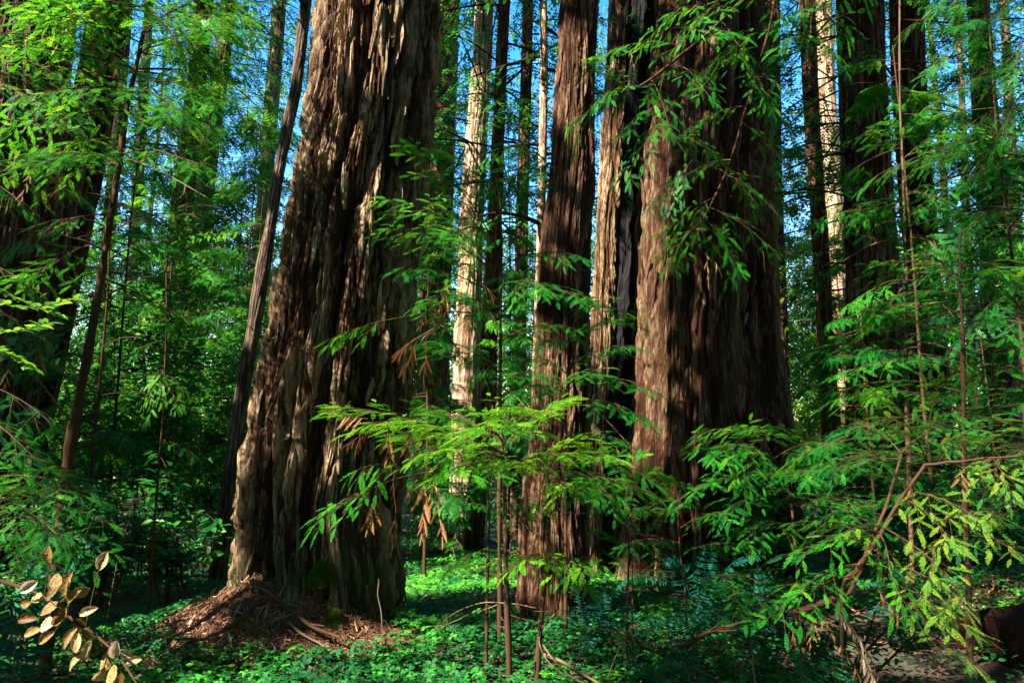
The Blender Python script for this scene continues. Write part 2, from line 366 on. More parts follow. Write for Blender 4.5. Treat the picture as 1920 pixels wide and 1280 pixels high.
def make_trunk(name, pts, D, mat, parent_fn, ncol, dz, A, seed, sc_=1.0, H=34, twist=0.0, shape=None, front=.5, flare=.0, moss=0, zbot=None, strips=0):
    """pts: (px, py, width px) from top to bottom. Returns (axis function, thing)"""
    C = np.array([at(px, py, D) for px, py, _ in pts]); Rr = np.array([wd / 2 * scale_at(px, py, D) for px, py, wd in pts])
    o = np.argsort(C[:, 2]); C = C[o]; Rr = Rr[o]
    zb = float(gz(C[0, 0], D)) - .35 if zbot is None else zbot
    zt = C[-1, 2]
    # extend the axis down to the soil and on up above the frame
    k = max(1, len(C) // 2)
    slope = (C[-1, :2] - C[k - 1 if k < len(C) else 0, :2]) / max(.5, C[-1, 2] - C[k - 1 if k < len(C) else 0, 2]) if len(C) > 1 else np.zeros(2)
    top = np.array([*(C[-1, :2] + slope * .6 * (H - zt)), H])
    sl0 = (C[1] - C[0]) / max(.2, C[1, 2] - C[0, 2])
    bot = C[0] + sl0 * (zb - C[0, 2])
    if zb < C[0, 2] - .02: C = np.vstack([bot, C]); Rr = np.concatenate([[Rr[0] + .02], Rr])
    C = np.vstack([C, top]); Rr = np.concatenate([Rr, [Rr[-1] * .45]])
    zz = np.linspace(zb, H, 400)
    cx = np.interp(zz, C[:, 2], C[:, 0]); cy = np.interp(zz, C[:, 2], C[:, 1]); rr = np.interp(zz, C[:, 2], Rr)
    ker = np.ones(9) / 9
    pad = lambda q: np.convolve(np.concatenate([np.full(4, q[0]), q, np.full(4, q[-1])]), ker, 'valid')
    if D < 9 and len(pts) > 4: cx, rr = pad(cx), pad(rr)
    axis = lambda z: (np.interp(z, zz, cx), np.interp(z, zz, cy), np.interp(z, zz, rr))
    ztop_vis = min(H, zt + .6)
    zs = np.concatenate([np.arange(zb, ztop_vis, dz), np.linspace(ztop_vis, H, 26)[1:]])
    fr = math.atan2(-float(np.median(C[:, 1])), -float(np.median(C[:, 0])))      # the side turned to the camera
    t = np.arange(ncol) / ncol - .5
    th = fr + 2 * math.pi * t - front * np.sin(2 * math.pi * t)
    TH, Z = np.meshgrid(th, zs)
    ax, ay, ar = axis(zs); Rm = float(np.median(Rr))
    d, fur = bark(TH, Z, Rm, seed, A, sc_, twist)
    mult = np.ones_like(TH); char = np.zeros_like(TH); mo = np.zeros_like(TH)
    if flare: mult += flare * np.exp(-(Z - zb - .3) / .45) * (.5 + 1.3 * noise(np.cos(TH) * 1.6, np.sin(TH) * 1.6, 0.2, seed + 8))
    if shape: m2, char, d2, mo = shape(TH, Z, zb, fr); mult = mult * m2; d = d * d2
    rad = ar[:, None] * mult + d
    V = np.stack([ax[:, None] + rad * np.cos(TH), ay[:, None] + rad * np.sin(TH), Z], -1)
    n, k = TH.shape
    i = np.arange(n - 1)[:, None] * k; j = np.arange(k)[None]; j2 = (j + 1) % k
    Q = np.stack([i + j, i + j2, i + k + j2, i + k + j], -1).reshape(-1, 4)
    mb = MB(); mb.add(V.reshape(-1, 3), Q, .5, 0, D > 13); fu = [fur.ravel()]; chv = [char.ravel()]; mov = [mo.ravel()]
    if strips:                                   # shaggy slivers of bark, loose at one end
        g = np.random.default_rng(seed + 500); nv = int(ztop_vis / dz) if dz else 0; nv = int((ztop_vis - zb) / dz)
        m = 9; c0 = g.integers(0, k, strips); wfront = g.random(strips) < .75
        c0[wfront] = (k // 2 + g.normal(size=int(wfront.sum())) * k * .17).astype(int) % k
        ln = (g.uniform(.10, .50, strips) * sc_ / dz).astype(int) + m; r0 = g.integers(2, max(3, nv - 60), strips)
        flip = g.random(strips) < .7; drift = g.normal(size=strips) * .10
        u = np.linspace(0, 1, m); rows = np.minimum(r0[:, None] + (u[None] * ln[:, None]).astype(int), n - 2)
        z_ = Z[rows, 0]; tht = th[c0][:, None] + drift[:, None] * (u[None] - .5) * .6
        cc = (c0[:, None] + 0 * rows) % k
        rs = rad[rows, cc]; rs = .35 * rs + .65 * np.maximum(rs, rs.mean(1, keepdims=True))
        lift = np.where(flip[:, None], 1 - u[None], u[None]) ** 2.2 * g.uniform(.005, .045, strips)[:, None] * sc_ + .004
        wid = g.uniform(.012, .038, strips)[:, None] * sc_ * (np.sin(np.pi * (.08 + .84 * u)) ** .7)[None]
        axr, ayr, _r = axis(z_.ravel()); axr = axr.reshape(z_.shape); ayr = ayr.reshape(z_.shape)
        def pt(dt, dr): a_ = tht + dt / np.maximum(rs, .05); q_ = rs + lift + dr; return np.stack([axr + q_ * np.cos(a_), ayr + q_ * np.sin(a_), z_], -1)
        SV = np.stack([pt(-wid, -.006 * sc_), pt(0 * wid, .006 * sc_), pt(wid, -.006 * sc_)], 2)      # strips, m, 3, xyz
        b_ = np.arange(strips)[:, None, None] * (m * 3); i_ = np.arange(m - 1)[None, :, None] * 3; e_ = np.array([0, 1])[None, None]
        SQ = np.stack([b_ + i_ + e_, b_ + i_ + e_ + 1, b_ + i_ + e_ + 4, b_ + i_ + e_ + 3], -1).reshape(-1, 4)
        mb.add(SV.reshape(-1, 3), SQ, .5, 0, False)
        fu.append(np.repeat(g.uniform(.15, 1, strips), m * 3)); chv.append(np.repeat(char[r0, c0], m * 3)); mov.append(np.repeat(mo[r0, c0], m * 3))
    fur, char, mo = np.concatenate(fu), np.concatenate(chv), np.concatenate(mov)
    base = (float(ax[0]), float(ay[0]), zb + .35)
    th_ = parent_fn(base)
    mb.build(name, mat, th_, {'furrow': fur, 'char': char, 'moss': mo})
    return axis, th_, V

# ------------------------------------------------------------------ sprays
def spray(P0, P1, sag=.1, nsub=10, sublen=.3, nsh=5, shlen=.11, g=rng, tilt=.25, start=.15, droop=.15, ang=52, up=None):
    """flat redwood spray on a bough from P0 to P1: shoots (origin, dir, normal, length) and wood lines"""
    P0 = np.asarray(P0, float); P1 = np.asarray(P1, float); Ltot = np.linalg.norm(P1 - P0)
    t = np.linspace(0, 1, 12)[:, None]
    ax = P0 + (P1 - P0) * t; ax[:, 2] += sag * Ltot * (4 * t * (1 - t))[:, 0]
    ax = wig(ax, .05 * Ltot, g.random() * 50, 2.5)
    ax += (P0 - ax[0]) * (1 - t) 
    T = nrm(np.gradient(ax, axis=0))
    u0 = np.array([0, 0, 1.]) if up is None else np.asarray(up, float)
    u0 = u0 + g.normal(size=3) * tilt
    ts = np.clip(np.linspace(start, .97, nsub) + g.normal(size=nsub) * .25 / max(nsub, 1), start * .7, .99)
    P = np.stack([np.interp(ts, t[:, 0], ax[:, k]) for k in range(3)], 1); TT = nrm(np.stack([np.interp(ts, t[:, 0], T[:, k]) for k in range(3)], 1))
    lat = nrm(np.cross(TT, u0)); nor = nrm(np.cross(lat, TT))
    side = np.where(np.arange(nsub) % 2 == 0, 1., -1.)
    a = R_(ang) + g.normal(size=nsub) * .18 - .35 * ts
    sd = nrm(TT * np.cos(a)[:, None] + lat * (side * np.sin(a))[:, None] + g.normal(size=(nsub, 3)) * .12 + np.array([0, 0, -droop]))
    sl = sublen * (.35 + .75 * np.sin(np.pi * np.clip(.12 + .83 * ts, 0, 1))) * g.uniform(.65, 1.25, nsub)
    O = []; X = []; NN = []; L = []; wood = [(ax, None)]
    if nsh <= 1:
        O.append(P); X.append(sd); NN.append(nor + g.normal(size=(nsub, 3)) * .25); L.append(sl)
    else:
        ss = np.linspace(.12, 1, nsh)
        for j, s_ in enumerate(ss):
            q = P + sd * (sl * s_)[:, None]; q[:, 2] -= .10 * sl * s_ * s_
            l2 = nrm(np.cross(nor, sd)); sg = 1. if j % 2 else -1.
            b = (R_(46) + g.normal(size=nsub) * .15) if j < nsh - 1 else np.zeros(nsub)
            X.append(sd * np.cos(b)[:, None] + l2 * (sg * np.sin(b))[:, None] + g.normal(size=(nsub, 3)) * .10 + np.array([0, 0, -droop * .7]))
            O.append(q); NN.append(nor + g.normal(size=(nsub, 3)) * .22)
            L.append(np.minimum(shlen * (1.1 - .4 * abs(s_ - .4)) * g.uniform(.7, 1.25, nsub), sl * .9 + .03))
        for i in range(nsub):
            e = P[i] + sd[i] * sl[i]; mpt = (P[i] + e) / 2
            e = e - np.array([0, 0, .10 * sl[i]]); wood.append((np.array([P[i], mpt, e]), i))
    # the tip itself
    O.append(ax[-1:]); X.append(T[-1:]); NN.append(nor[-1:]); L.append(np.array([shlen * 1.1 if nsh > 1 else sublen * .6]))
    return np.vstack(O), np.vstack(X), np.vstack(NN), np.concatenate(L), wood

def tinted(n, base, spread, g=rng): return np.clip(base + g.normal(size=n) * spread, 0, 1)

class Plant:
    gap = False
    def __init__(s, name, label, cat, base, group=None, wood=None, leaf=None, tm=None, seed=0):
        s.o = thing(name, label, cat, base, group); s.wood = wood or M_twig; s.leaf = leaf or M_needle; s.tm = tm or NEAR; s.g = np.random.default_rng(seed + 1000)
    def stem(s, pts, r0, r1, name='stem', wigamp=.035, k=7, n=24):
        mb = MB(); P = wig(curve(pts, n), wigamp, s.g.random() * 90, 5); m = len(P)
        r = np.linspace(r0, r1, m) * (1 + .16 * s.g.normal(size=m)); tube(mb, P, r, k)
        for _ in range(7 if name == 'stem' else 2):
            i = s.g.integers(2, m - 1); e = P[i] + s.g.normal(size=3) * np.array([.09, .09, .05]) - np.array([0, 0, .02]); q = (P[i] + e) / 2 + s.g.normal(size=3) * .015
            tube(mb, np.array([P[i], q, e]), [r[i] * .35, r[i] * .22, r[i] * .1 + .0006], 4)
        return mb.build(name, s.wood, s.o)
    def branch(s, P0, P1, tint=.5, spread=.14, r=.007, leaf=None, name='branch', tm=None, bare=False, wscale=1.0, **kw):
        if name in ('dead_spray', 'bleached_spray'): tm = DEADT; wscale = 1.0
        if name == 'branch': kw['shlen'] = kw.get('shlen', .11) * 1.0; kw['sublen'] = kw.get('sublen', .3) * 1.02
        sp = spray(P0, P1, g=s.g, **kw); mb = MB()
        for W, i in sp[4]:
            if i is None: tube(mb, W, np.linspace(r, r * .3, len(W)), 5)
            else: tube(mb, W, np.linspace(r * .4, r * .15, len(W)), 3)
        b = mb.build(name, s.wood, s.o)
        if not bare:
            if s.gap: kk = ~sun_gap(sp[0], .04); sp = (sp[0][kk], sp[1][kk], sp[2][kk], sp[3][kk], sp[4])
            fm = MB(); n = len(sp[0])
            if n == 0: return b
            instance(fm, tm or s.tm, sp[0], sp[1], sp[2], sp[3], tinted(n, tint, spread, s.g), wscale=wscale, g=s.g)
            fm.build('foliage', leaf or s.leaf, b)
        return b
    def bbare(s, pts, r=.006, name='bare_branch', amp=.03, n=16):
        mb = MB(); P = wig(curve(pts, n), amp, s.g.random() * 90, 4); tube(mb, P, np.linspace(r, r * .35, len(P)), 5)
        for _ in range(3):
            i = s.g.integers(3, len(P) - 2); e = P[i] + s.g.normal(size=3) * .09; tube(mb, np.array([P[i], (P[i] + e) / 2 + s.g.normal(size=3) * .015, e]), [r * .4, r * .3, r * .15], 4)
        return mb.build(name, M_deadwood, s.o)

def crown(axis, z0, z1, Rad, nb, parent, leaf, tm, shl, seed, tint=.45, spread=.2, nsub=8, nsh=5, sublen=.9, slope=-.25, gap=True, name='crown', cone=.6, azr=None, wood=None, br=.03):
    g = np.random.default_rng(seed); mb = MB(); acc = []
    for b in range(nb):
        f = g.random(); z = z0 + (z1 - z0) * f; az = g.uniform(0, 2 * np.pi) if azr is None else g.uniform(*azr)
        x, y, r = axis(z); Lb = Rad * (1 - cone * f) * g.uniform(.6, 1.1)
        d = np.array([math.cos(az), math.sin(az), slope + .2 * g.normal()])
        P0 = np.array([x, y, z]) + d * float(r) * .8; P1 = P0 + d * Lb
        O, X, NN, L, wd = spray(P0, P1, sag=.08, nsub=nsub, sublen=sublen * min(1, Lb / 2), nsh=nsh, shlen=shl, g=g, tilt=.2, start=.25, droop=.35)
        acc.append((O, X, NN, L, tinted(len(O), tint + g.normal() * spread * .7, spread * .6, g)))
        tube(mb, wd[0][0], np.linspace(br, br * .2, 12), 4, mat=1)
    O, X, NN, L, T = [np.concatenate(q) for q in zip(*acc)]
    if gap: k = ~sun_gap(O); O, X, NN, L, T = O[k], X[k], NN[k], L[k], T[k]
    instance(mb, tm, O, X, NN, L, T, g=g)
    return mb.build(name, [leaf, wood or M_dim], parent)

def fern(label, base, fr, seed, tint=.4, npair=26):
    """fr: list of (tip point, arch height)"""
    g = np.random.default_rng(seed); o = thing('sword_fern', label, 'fern', base, 'ferns on the forest floor')
    for tip, hgt in fr:
        base = np.asarray(base, float); tip = np.asarray(tip, float)
        c = curve([base, base * .55 + tip * .45 + np.array([0, 0, hgt]), tip], 40); T = nrm(np.gradient(c, axis=0)); Ln = np.linalg.norm(tip - base)
        mb = MB(); tube(mb, c, np.linspace(.004, .001, len(c)), 4, tint=.2)
        idx = np.linspace(4, len(c) - 1, npair); ii = idx.astype(int); t = ii / len(c)
        P = c[ii]; TT = T[ii]; lat = nrm(np.cross(TT, np.array([0, 0, 1.]) + g.normal(size=3) * .3)); nor = np.cross(lat, TT)
        ln = Ln * .17 * (np.sin(np.pi * np.clip(.16 + .82 * t, 0, 1)) ** .8 + .06)
        for sgn in (-1, 1):
            X = lat * sgn + TT * .35 + g.normal(size=P.shape) * .06 - np.array([0, 0, .15])
            instance(mb, FAR, P, X, nor, ln * g.uniform(.9, 1.1, len(P)), tinted(len(P), tint, .1, g), wscale=.55, g=g)
        mb.build('frond', M_fern, o)
    return o

def shrub(name, label, px, py, D, ext, n, leaf, seed, size=.07, tint=.4, spread=.2, group=None, tm=None, cat='shrub', nst=9):
    g = np.random.default_rng(seed); c = at(px, py, D); zb = float(gz(c[0], c[1]))
    o = thing(name, label, cat, (c[0], c[1], zb), group); ext = np.array(ext)
    st = MB(); lf = MB()
    nodes = []
    for i in range(nst):
        e = c + ext * g.uniform(-1, 1, 3) * np.array([.85, .85, .9]); b = np.array([c[0], c[1], zb]) + np.array([*(g.normal(size=2) * .15 * ext[0]), 0])
        P = wig(curve([b, (b + e) / 2 + np.array([0, 0, .15 * ext[2]]), e], 14), .06 * ext[0], g.random() * 80); tube(st, P, np.linspace(.012, .004, len(P)), 5); nodes.append(P[4:])
        for q in range(6):
            p = P[g.integers(5, len(P))]; e2 = p + g.normal(size=3) * ext * .38 + np.array([0, 0, .03]); P2 = curve([p, (p + e2) / 2 + np.array([0, 0, .05]), e2], 10)
            tube(st, P2, np.linspace(.005, .0015, len(P2)), 4); nodes.append(P2)
    st.build('stem', M_twig, o)
    Nn = np.vstack(nodes); k = g.integers(0, len(Nn), n); O = Nn[k] + g.normal(size=(n, 3)) * ext * .09
    O[:, 2] = np.maximum(O[:, 2], gz(O[:, 0], O[:, 1]) + .03)
    az = g.uniform(0, 2 * np.pi, n); X = np.stack([np.cos(az), np.sin(az), g.normal(size=n) * .35 - .15], 1); NN = np.array([0, 0, 1.]) + g.normal(size=(n, 3)) * .45
    cl = noise(O[:, 0] / .5, O[:, 1] / .5, O[:, 2] / .4, seed) * .5
    instance(lf, tm or OVATE, O, X, NN, size * g.uniform(.6, 1.25, n), np.clip(tint + cl + g.normal(size=n) * spread * .6, 0, 1), g=g)
    lf.build('foliage', leaf, o); return o
# ================================================================== THE SETTING
def make_ground():
    n = 420; t = np.linspace(-1, 1, n)
    wx = np.sign(t) * (12 * np.abs(t) + 230 * np.abs(t) ** 5); wy = 8 + np.sign(t) * (11 * np.abs(t) + 230 * np.abs(t) ** 5)
    X, Y = np.meshgrid(wx, wy); Z = gz(X, Y) + .02 * noise(X / .16, Y / .16, 3.3)
    i = np.arange(n - 1)[:, None] * n; j = np.arange(n - 1)[None]
    Q = np.stack([i + j, i + j + 1, i + n + j + 1, i + n + j], -1).reshape(-1, 4)
    mb = MB(); mb.add(np.stack([X, Y, Z], -1).reshape(-1, 3), Q, .5, 0, True)
    return kind(mb.build('ground', M_soil), 'structure')
make_ground()

# ================================================================== REDWOOD TRUNKS
GT = 'redwood trees of the grove'
def P_(label, cat='tree', name='redwood_tree', group=GT):
    return lambda base: thing(name, label, cat, base, group)

def zpx(py, D): return float(at(960, py, D)[2])
def gauss(x, s): return np.exp(-(x / s) ** 2)
def wrap(a): return (a + np.pi) % (2 * np.pi) - np.pi

def hero_shape(TH, Z, zb, fr):
    m = np.ones_like(TH); d2 = np.ones_like(TH); ch = np.zeros_like(TH)
    w = .16 * noise(Z / .7, 0.3, 0.9, 5) + .05 * noise(Z / .2, .3, .2, 6)
    def ang(off): return fr + np.arcsin(np.clip(off, -.98, .98))
    zz = np.array([-.5, .2, .8, 1.8, 2.8, 3.7, 4.4, 5.0, 5.7, 7.5])
    def groove(offs, dep, wd):
        nonlocal m
        c = ang(np.interp(Z, zz, offs)) + w
        dp = np.interp(Z, zz, dep)
        m = m - 1.35 * dp * gauss(wrap(TH - c), wd)
    groove([.05, .05, .02, -.10, -.14, -.15, .10, .22, .25, .25], [.05, .08, .10, .16, .20, .26, .20, .12, .05, .05], .13)
    groove([.45, .42, .40, .38, .36, .38, .42, .45, .46, .46], [.1, .10, .13, .17, .20, .18, .16, .12, .10, .10], .12)
    groove([.72, .72, .70, .72, .75, .75, .72, .70, .70, .70], [.05, .08, .12, .16, .18, .18, .18, .20, .20, .20], .13)
    groove([-.55, -.5, -.5, -.48, -.52, -.6, -.6, -.6, -.6, -.6], [.08, .10, .10, .14, .12, .03, .0, .05, .06, .06], .10)
    groove([-.25, -.22, -.25, -.3, -.4, -.4, -.3, -.22, -.2, -.2], [.05, .04, .06, .08, .05, .02, .05, .10, .10, .10], .07)
    # the leaning plate that crosses the face
    c = ang(np.interp(Z, [3.9, 4.3, 5.0, 5.7, 6.0], [-.30, -.20, .0, .17, .22]))
    m = m + .10 * np.interp(Z, [3.8, 4.1, 5.4, 5.8], [0, 1, .8, 0]) * gauss(wrap(TH - c), .11)
    # burls where old limbs were
    for off, z, s, a in ((-.72, 3.25, .13, .09), (-.35, 4.30, .10, .10), (-.45, 4.95, .08, .07), (-.1, .35, .25, .12), (.35, .45, .22, .10), (-.4, .55, .2, .10)):
        m = m + a * np.exp(-((wrap(TH - ang(off)) * .9 / s) ** 2 + ((Z - z) / (s * 1.3)) ** 2)) * (1 - .9 * np.exp(-((wrap(TH - ang(off)) * .9 / (s * .4)) ** 2 + ((Z - z) / (s * .5)) ** 2)))
    low = np.exp(-np.maximum(Z, 0) / .8)
    m = m + .20 * low * noise(np.cos(TH) * 2.6, np.sin(TH) * 2.6, Z / .9, 21) + .10 * low * np.abs(noise(np.cos(TH) * 6, np.sin(TH) * 6, Z / .5, 22)) + .16 * gauss(wrap(TH - ang(.62)), .20) * np.exp(-np.maximum(Z + .1, 0) / .35)
    d2 = 1 + .8 * low
    mo = np.clip(1.6 * np.exp(-((Z - .35) / .30) ** 2) * (noise(np.cos(TH) * 3, np.sin(TH) * 3, Z / .25, 33) + .05) * 2.2, 0, .85)
    mo = mo + np.clip((noise(np.cos(TH) * 5, np.sin(TH) * 5, Z / 1.3, 35) - .22) * 1.6, 0, .35)
    return m, ch, d2, np.clip(mo, 0, .9)

AX = {}
hero_pts = [(712, 0, 200), (706, 120, 204), (690, 250, 210), (669, 400, 222), (648, 560, 230), (631, 700, 248), (617, 800, 262), (603, 950, 262), (602, 1050, 270), (608, 1190, 276)]
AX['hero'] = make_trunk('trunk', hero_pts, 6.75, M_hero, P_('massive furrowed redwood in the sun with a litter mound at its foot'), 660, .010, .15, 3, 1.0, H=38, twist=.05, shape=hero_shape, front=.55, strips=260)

def r2_shape(TH, Z, zb, fr):
    m = np.ones_like(TH); w = .10 * noise(Z / 1.1, .3, .9, 55) + .03 * noise(Z / .3, .3, .9, 56)
    def ang(off): return fr + np.arcsin(np.clip(off, -.98, .98))
    for off, d_, s_ in ((-.62, .30, .11), (-.22, .20, .10), (.08, .13, .07), (.34, .24, .10), (.60, .14, .08), (.80, .22, .10)):
        m = m - d_ * (1 + .8 * noise(Z / 1.6, off * 9, .2, 57)) * gauss(wrap(TH - ang(off) - w * (1 + off)), s_)
    m = m + .06 * gauss(wrap(TH - ang(-.80)), .14)
    low = np.exp(-np.maximum(Z + .7, 0) / 1.0)
    m = m + .12 * low * noise(np.cos(TH) * 2.4, np.sin(TH) * 2.4, Z / .9, 61)
    ch = np.clip(.9 * gauss(wrap(TH - fr + 1.75), .35) + .4 * noise(np.cos(TH) * 8, np.sin(TH) * 8, Z / .8, 66), 0, 1) * (wrap(TH - fr) < -1.25)
    mo = np.clip((noise(np.cos(TH) * 5, np.sin(TH) * 5, Z / 1.6, 37) - .2) * 1.3, 0, .35)
    return m, ch, 1 + 0 * TH, mo
def r2_side(TH, Z, zb, fr):
    m = 1 + .12 * noise(np.cos(TH) * 1.6, np.sin(TH) * 1.6, Z / .8, 91) + .10 * noise(.2, .3, Z / 1.2, 92)
    ch = np.clip((wrap(TH - fr) - .75) * 5 + .8 * noise(np.cos(TH) * 5, np.sin(TH) * 5, Z / .5, 93), 0, 1)
    return m, ch, 1 + 0 * TH, 0 * TH
def r2_core(TH, Z, zb, fr): return 1 + .2 * noise(np.cos(TH) * 2, np.sin(TH) * 2, Z / .7, 95), np.ones_like(TH), 1 + 0 * TH, 0 * TH
r2_pts = [(1326, 0, 180), (1320, 330, 232), (1321, 640, 256), (1328, 800, 280), (1322, 1040, 340)]
AX['r2'] = make_trunk('trunk', r2_pts, 12.0, M_bark, P_('huge hollow redwood with a burnt black cleft between two sunlit ridges'), 480, .02, .13, 11, 1.25, H=40, shape=r2_shape, front=.5, strips=260)
_r2 = AX['r2'][1]
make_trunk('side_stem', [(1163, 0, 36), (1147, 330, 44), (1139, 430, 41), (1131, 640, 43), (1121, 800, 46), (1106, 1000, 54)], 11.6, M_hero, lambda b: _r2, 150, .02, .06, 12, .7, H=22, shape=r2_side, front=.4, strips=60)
make_trunk('burnt_core', [(1200, 0, 66), (1184, 330, 66), (1174, 640, 78), (1164, 900, 96)], 12.6, M_bark, lambda b: _r2, 90, .04, .08, 13, 1.0, H=24, shape=r2_core, front=.3)
r1_pts = [(1088, 0, 66), (1076, 200, 70), (1074, 330, 82), (1062, 430, 86), (1055, 640, 96), (1052, 800, 106), (1038, 950, 118), (1036, 1100, 128), (1036, 1230, 136)]
def r1_shape(TH, Z, zb, fr):
    low = np.exp(-np.maximum(Z, 0) / .6)
    m = 1 + .10 * low * noise(np.cos(TH) * 2.4, np.sin(TH) * 2.4, Z / .9, 71) + .05 * noise(np.cos(TH) * 1.5, np.sin(TH) * 1.5, Z / 1.2, 72)
    knot = np.exp(-((wrap(TH - fr - .7) / .25) ** 2 + ((Z - zpx(175, 7.1)) / .18) ** 2)); m = m + .22 * knot
    return m, 0 * TH, 1 + 0 * TH, np.clip((noise(np.cos(TH) * 5, np.sin(TH) * 5, Z / 1.3, 38) - .2), 0, .3)
AX['r1'] = make_trunk('trunk', r1_pts, 7.1, M_bark, P_('straight shaded redwood of middle girth standing before the burnt hollow giant'), 300, .012, .045, 17, .55, H=36, shape=r1_shape, front=.5, strips=150)

def simple(key, pts, D, mat, ncol, dz, A, seed, sc_, label, H=34, flare=.15, cat='tree', group=GT):
    AX[key] = make_trunk('trunk', pts, D, mat, P_(label, cat, group=group), ncol, dz, A, seed, sc_, H=H, flare=flare, front=.4)
simple('b', [(58, 0, 112), (38, 200, 150), (8, 400, 172), (-70, 700, 190), (-130, 950, 210)], 9, M_bark, 220, .02, .07, 23, .9, 'dark redwood cut by the frame edge, widest of three leaning trunks')
simple('b2', [(190, 0, 35), (152, 230, 38), (118, 400, 43), (88, 560, 45), (40, 760, 50), (5, 900, 56)], 9.5, M_dim, 90, .025, .025, 27, .5, 'slim lighter brown trunk leaning beside the dark framing redwood', H=30)
simple('b3', [(222, 0, 40), (178, 270, 45), (150, 400, 47), (115, 560, 52), (70, 760, 58), (40, 900, 64)], 10.1, M_bark, 90, .03, .03, 29, .6, 'dark leaning trunk just behind the slim lighter brown one', H=30)
simple('twin1', [(382, 0, 31), (366, 200, 33), (350, 310, 35), (340, 400, 38), (327, 500, 38), (318, 600, 40), (300, 860, 46)], 20, M_bark, 60, .05, .04, 31, .8, 'slanting trunk with a sunlit patch low down, front one of a close pair', H=36)
simple('twin2', [(430, 0, 26), (414, 130, 28), (402, 210, 30), (385, 340, 32), (374, 430, 38), (362, 560, 38), (340, 860, 44)], 21.5, M_dim, 60, .05, .04, 33, .8, 'bluish dark trunk half hidden by its twin against the open sky', H=36)
simple('t250', [(280, 0, 15), (263, 270, 18), (252, 430, 19), (236, 700, 22), (225, 860, 25)], 28, M_dim, 30, .1, .03, 35, .8, 'thin dark trunk alone among sky gaps behind the slender sapling', H=34)
simple('lean', [(574, 0, 20), (555, 170, 20), (538, 240, 20), (522, 330, 19), (508, 420, 19), (494, 500, 26), (475, 620, 25), (457, 720, 24), (445, 800, 26), (425, 950, 28)], 10, M_dim, 60, .025, .014, 37, .4, 'slender bare trunk leaning toward the massive furrowed redwood', H=22, flare=.05)
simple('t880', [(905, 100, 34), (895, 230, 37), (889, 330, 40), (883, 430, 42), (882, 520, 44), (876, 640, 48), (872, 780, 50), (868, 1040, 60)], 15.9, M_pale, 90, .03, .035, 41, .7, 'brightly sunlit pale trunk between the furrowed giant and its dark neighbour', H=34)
simple('t940', [(946, 0, 20), (938, 160, 21), (928, 400, 25), (918, 600, 31), (914, 750, 32), (898, 900, 34), (885, 1040, 36)], 14, M_bark, 70, .03, .03, 43, .6, 'dark slim trunk touching the brightly sunlit pale one')
simple('t975', [(988, 100, 20), (980, 350, 22), (977, 500, 23), (972, 700, 26), (969, 780, 28), (962, 960, 32)], 18, M_bark, 40, .05, .03, 45, .7, 'narrow dark trunk in the gap behind the straight shaded redwood')
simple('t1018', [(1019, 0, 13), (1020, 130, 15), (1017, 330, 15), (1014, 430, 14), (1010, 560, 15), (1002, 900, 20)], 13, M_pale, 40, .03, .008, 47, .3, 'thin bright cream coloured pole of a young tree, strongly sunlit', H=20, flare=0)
simple('r3', [(1444, 0, 32), (1447, 330, 35), (1457, 600, 36), (1465, 850, 38), (1470, 1000, 44)], 17.5, M_bark, 80, .03, .03, 51, .6, 'trunk hugging the flank of the hollow giant, one warm sun patch on it')
simple('t1520', [(1513, 0, 27), (1523, 250, 27), (1535, 400, 27), (1546, 600, 28), (1554, 780, 32), (1562, 950, 36)], 17, M_bark, 60, .04, .035, 53, .7, 'narrow dark trunk standing alone in the bright gap beside the hollow giant')
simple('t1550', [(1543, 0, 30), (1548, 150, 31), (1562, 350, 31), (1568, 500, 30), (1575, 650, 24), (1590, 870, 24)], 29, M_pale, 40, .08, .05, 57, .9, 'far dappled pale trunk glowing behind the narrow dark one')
simple('t1590', [(1586, 0, 32), (1592, 200, 34), (1602, 380, 36), (1608, 500, 40), (1612, 700, 46), (1616, 950, 54)], 15, M_bark, 70, .04, .04, 59, .8, 'dim trunk fused behind the broad black one in the shade')
simple('t1620', [(1627, 0, 50), (1632, 150, 51), (1641, 380, 58), (1646, 500, 72), (1650, 640, 80), (1655, 850, 92), (1660, 1000, 104)], 13, M_bark, 120, .025, .05, 61, .8, 'broad black trunk behind the thin bare sapling stem, deep in shade')
simple('t1700', [(1699, 0, 56), (1704, 150, 54), (1716, 330, 56), (1720, 400, 57), (1732, 500, 58), (1742, 700, 62), (1755, 950, 70)], 14, M_bark, 90, .03, .045, 63, .8, 'thick dark trunk next after the broad black one, sprays crossing it')
simple('t1840', [(1834, 0, 34), (1840, 120, 36), (1847, 220, 40), (1860, 350, 44), (1865, 450, 50), (1872, 600, 54), (1885, 900, 62)], 19, M_bark, 70, .04, .045, 65, .8, 'dark trunk near the frame edge with a sunlit pinkish band')
simple('t1815', [(1800, 100, 10), (1812, 400, 13), (1818, 520, 14), (1826, 800, 17)], 30, M_dim, 24, .12, .02, 67, .8, 'very thin far trunk beside the one with a sunlit band')
simple('t1905', [(1882, 0, 14), (1898, 300, 17), (1910, 500, 20), (1922, 800, 24)], 30, M_dim, 24, .12, .02, 69, .8, 'thin far trunk half lost in foliage at the very frame edge')
simple('t830', [(838, 0, 46), (828, 250, 50), (815, 600, 56), (808, 900, 62)], 22, M_bark, 50, .06, .05, 73, .8, 'shadowy trunk in the green gloom right behind the furrowed giant')
simple('t470', [(520, 100, 20), (498, 350, 24), (478, 560, 28), (465, 850, 32)], 26, M_dim, 30, .09, .03, 75, .8, 'dim far trunk showing behind the slender leaning pole')

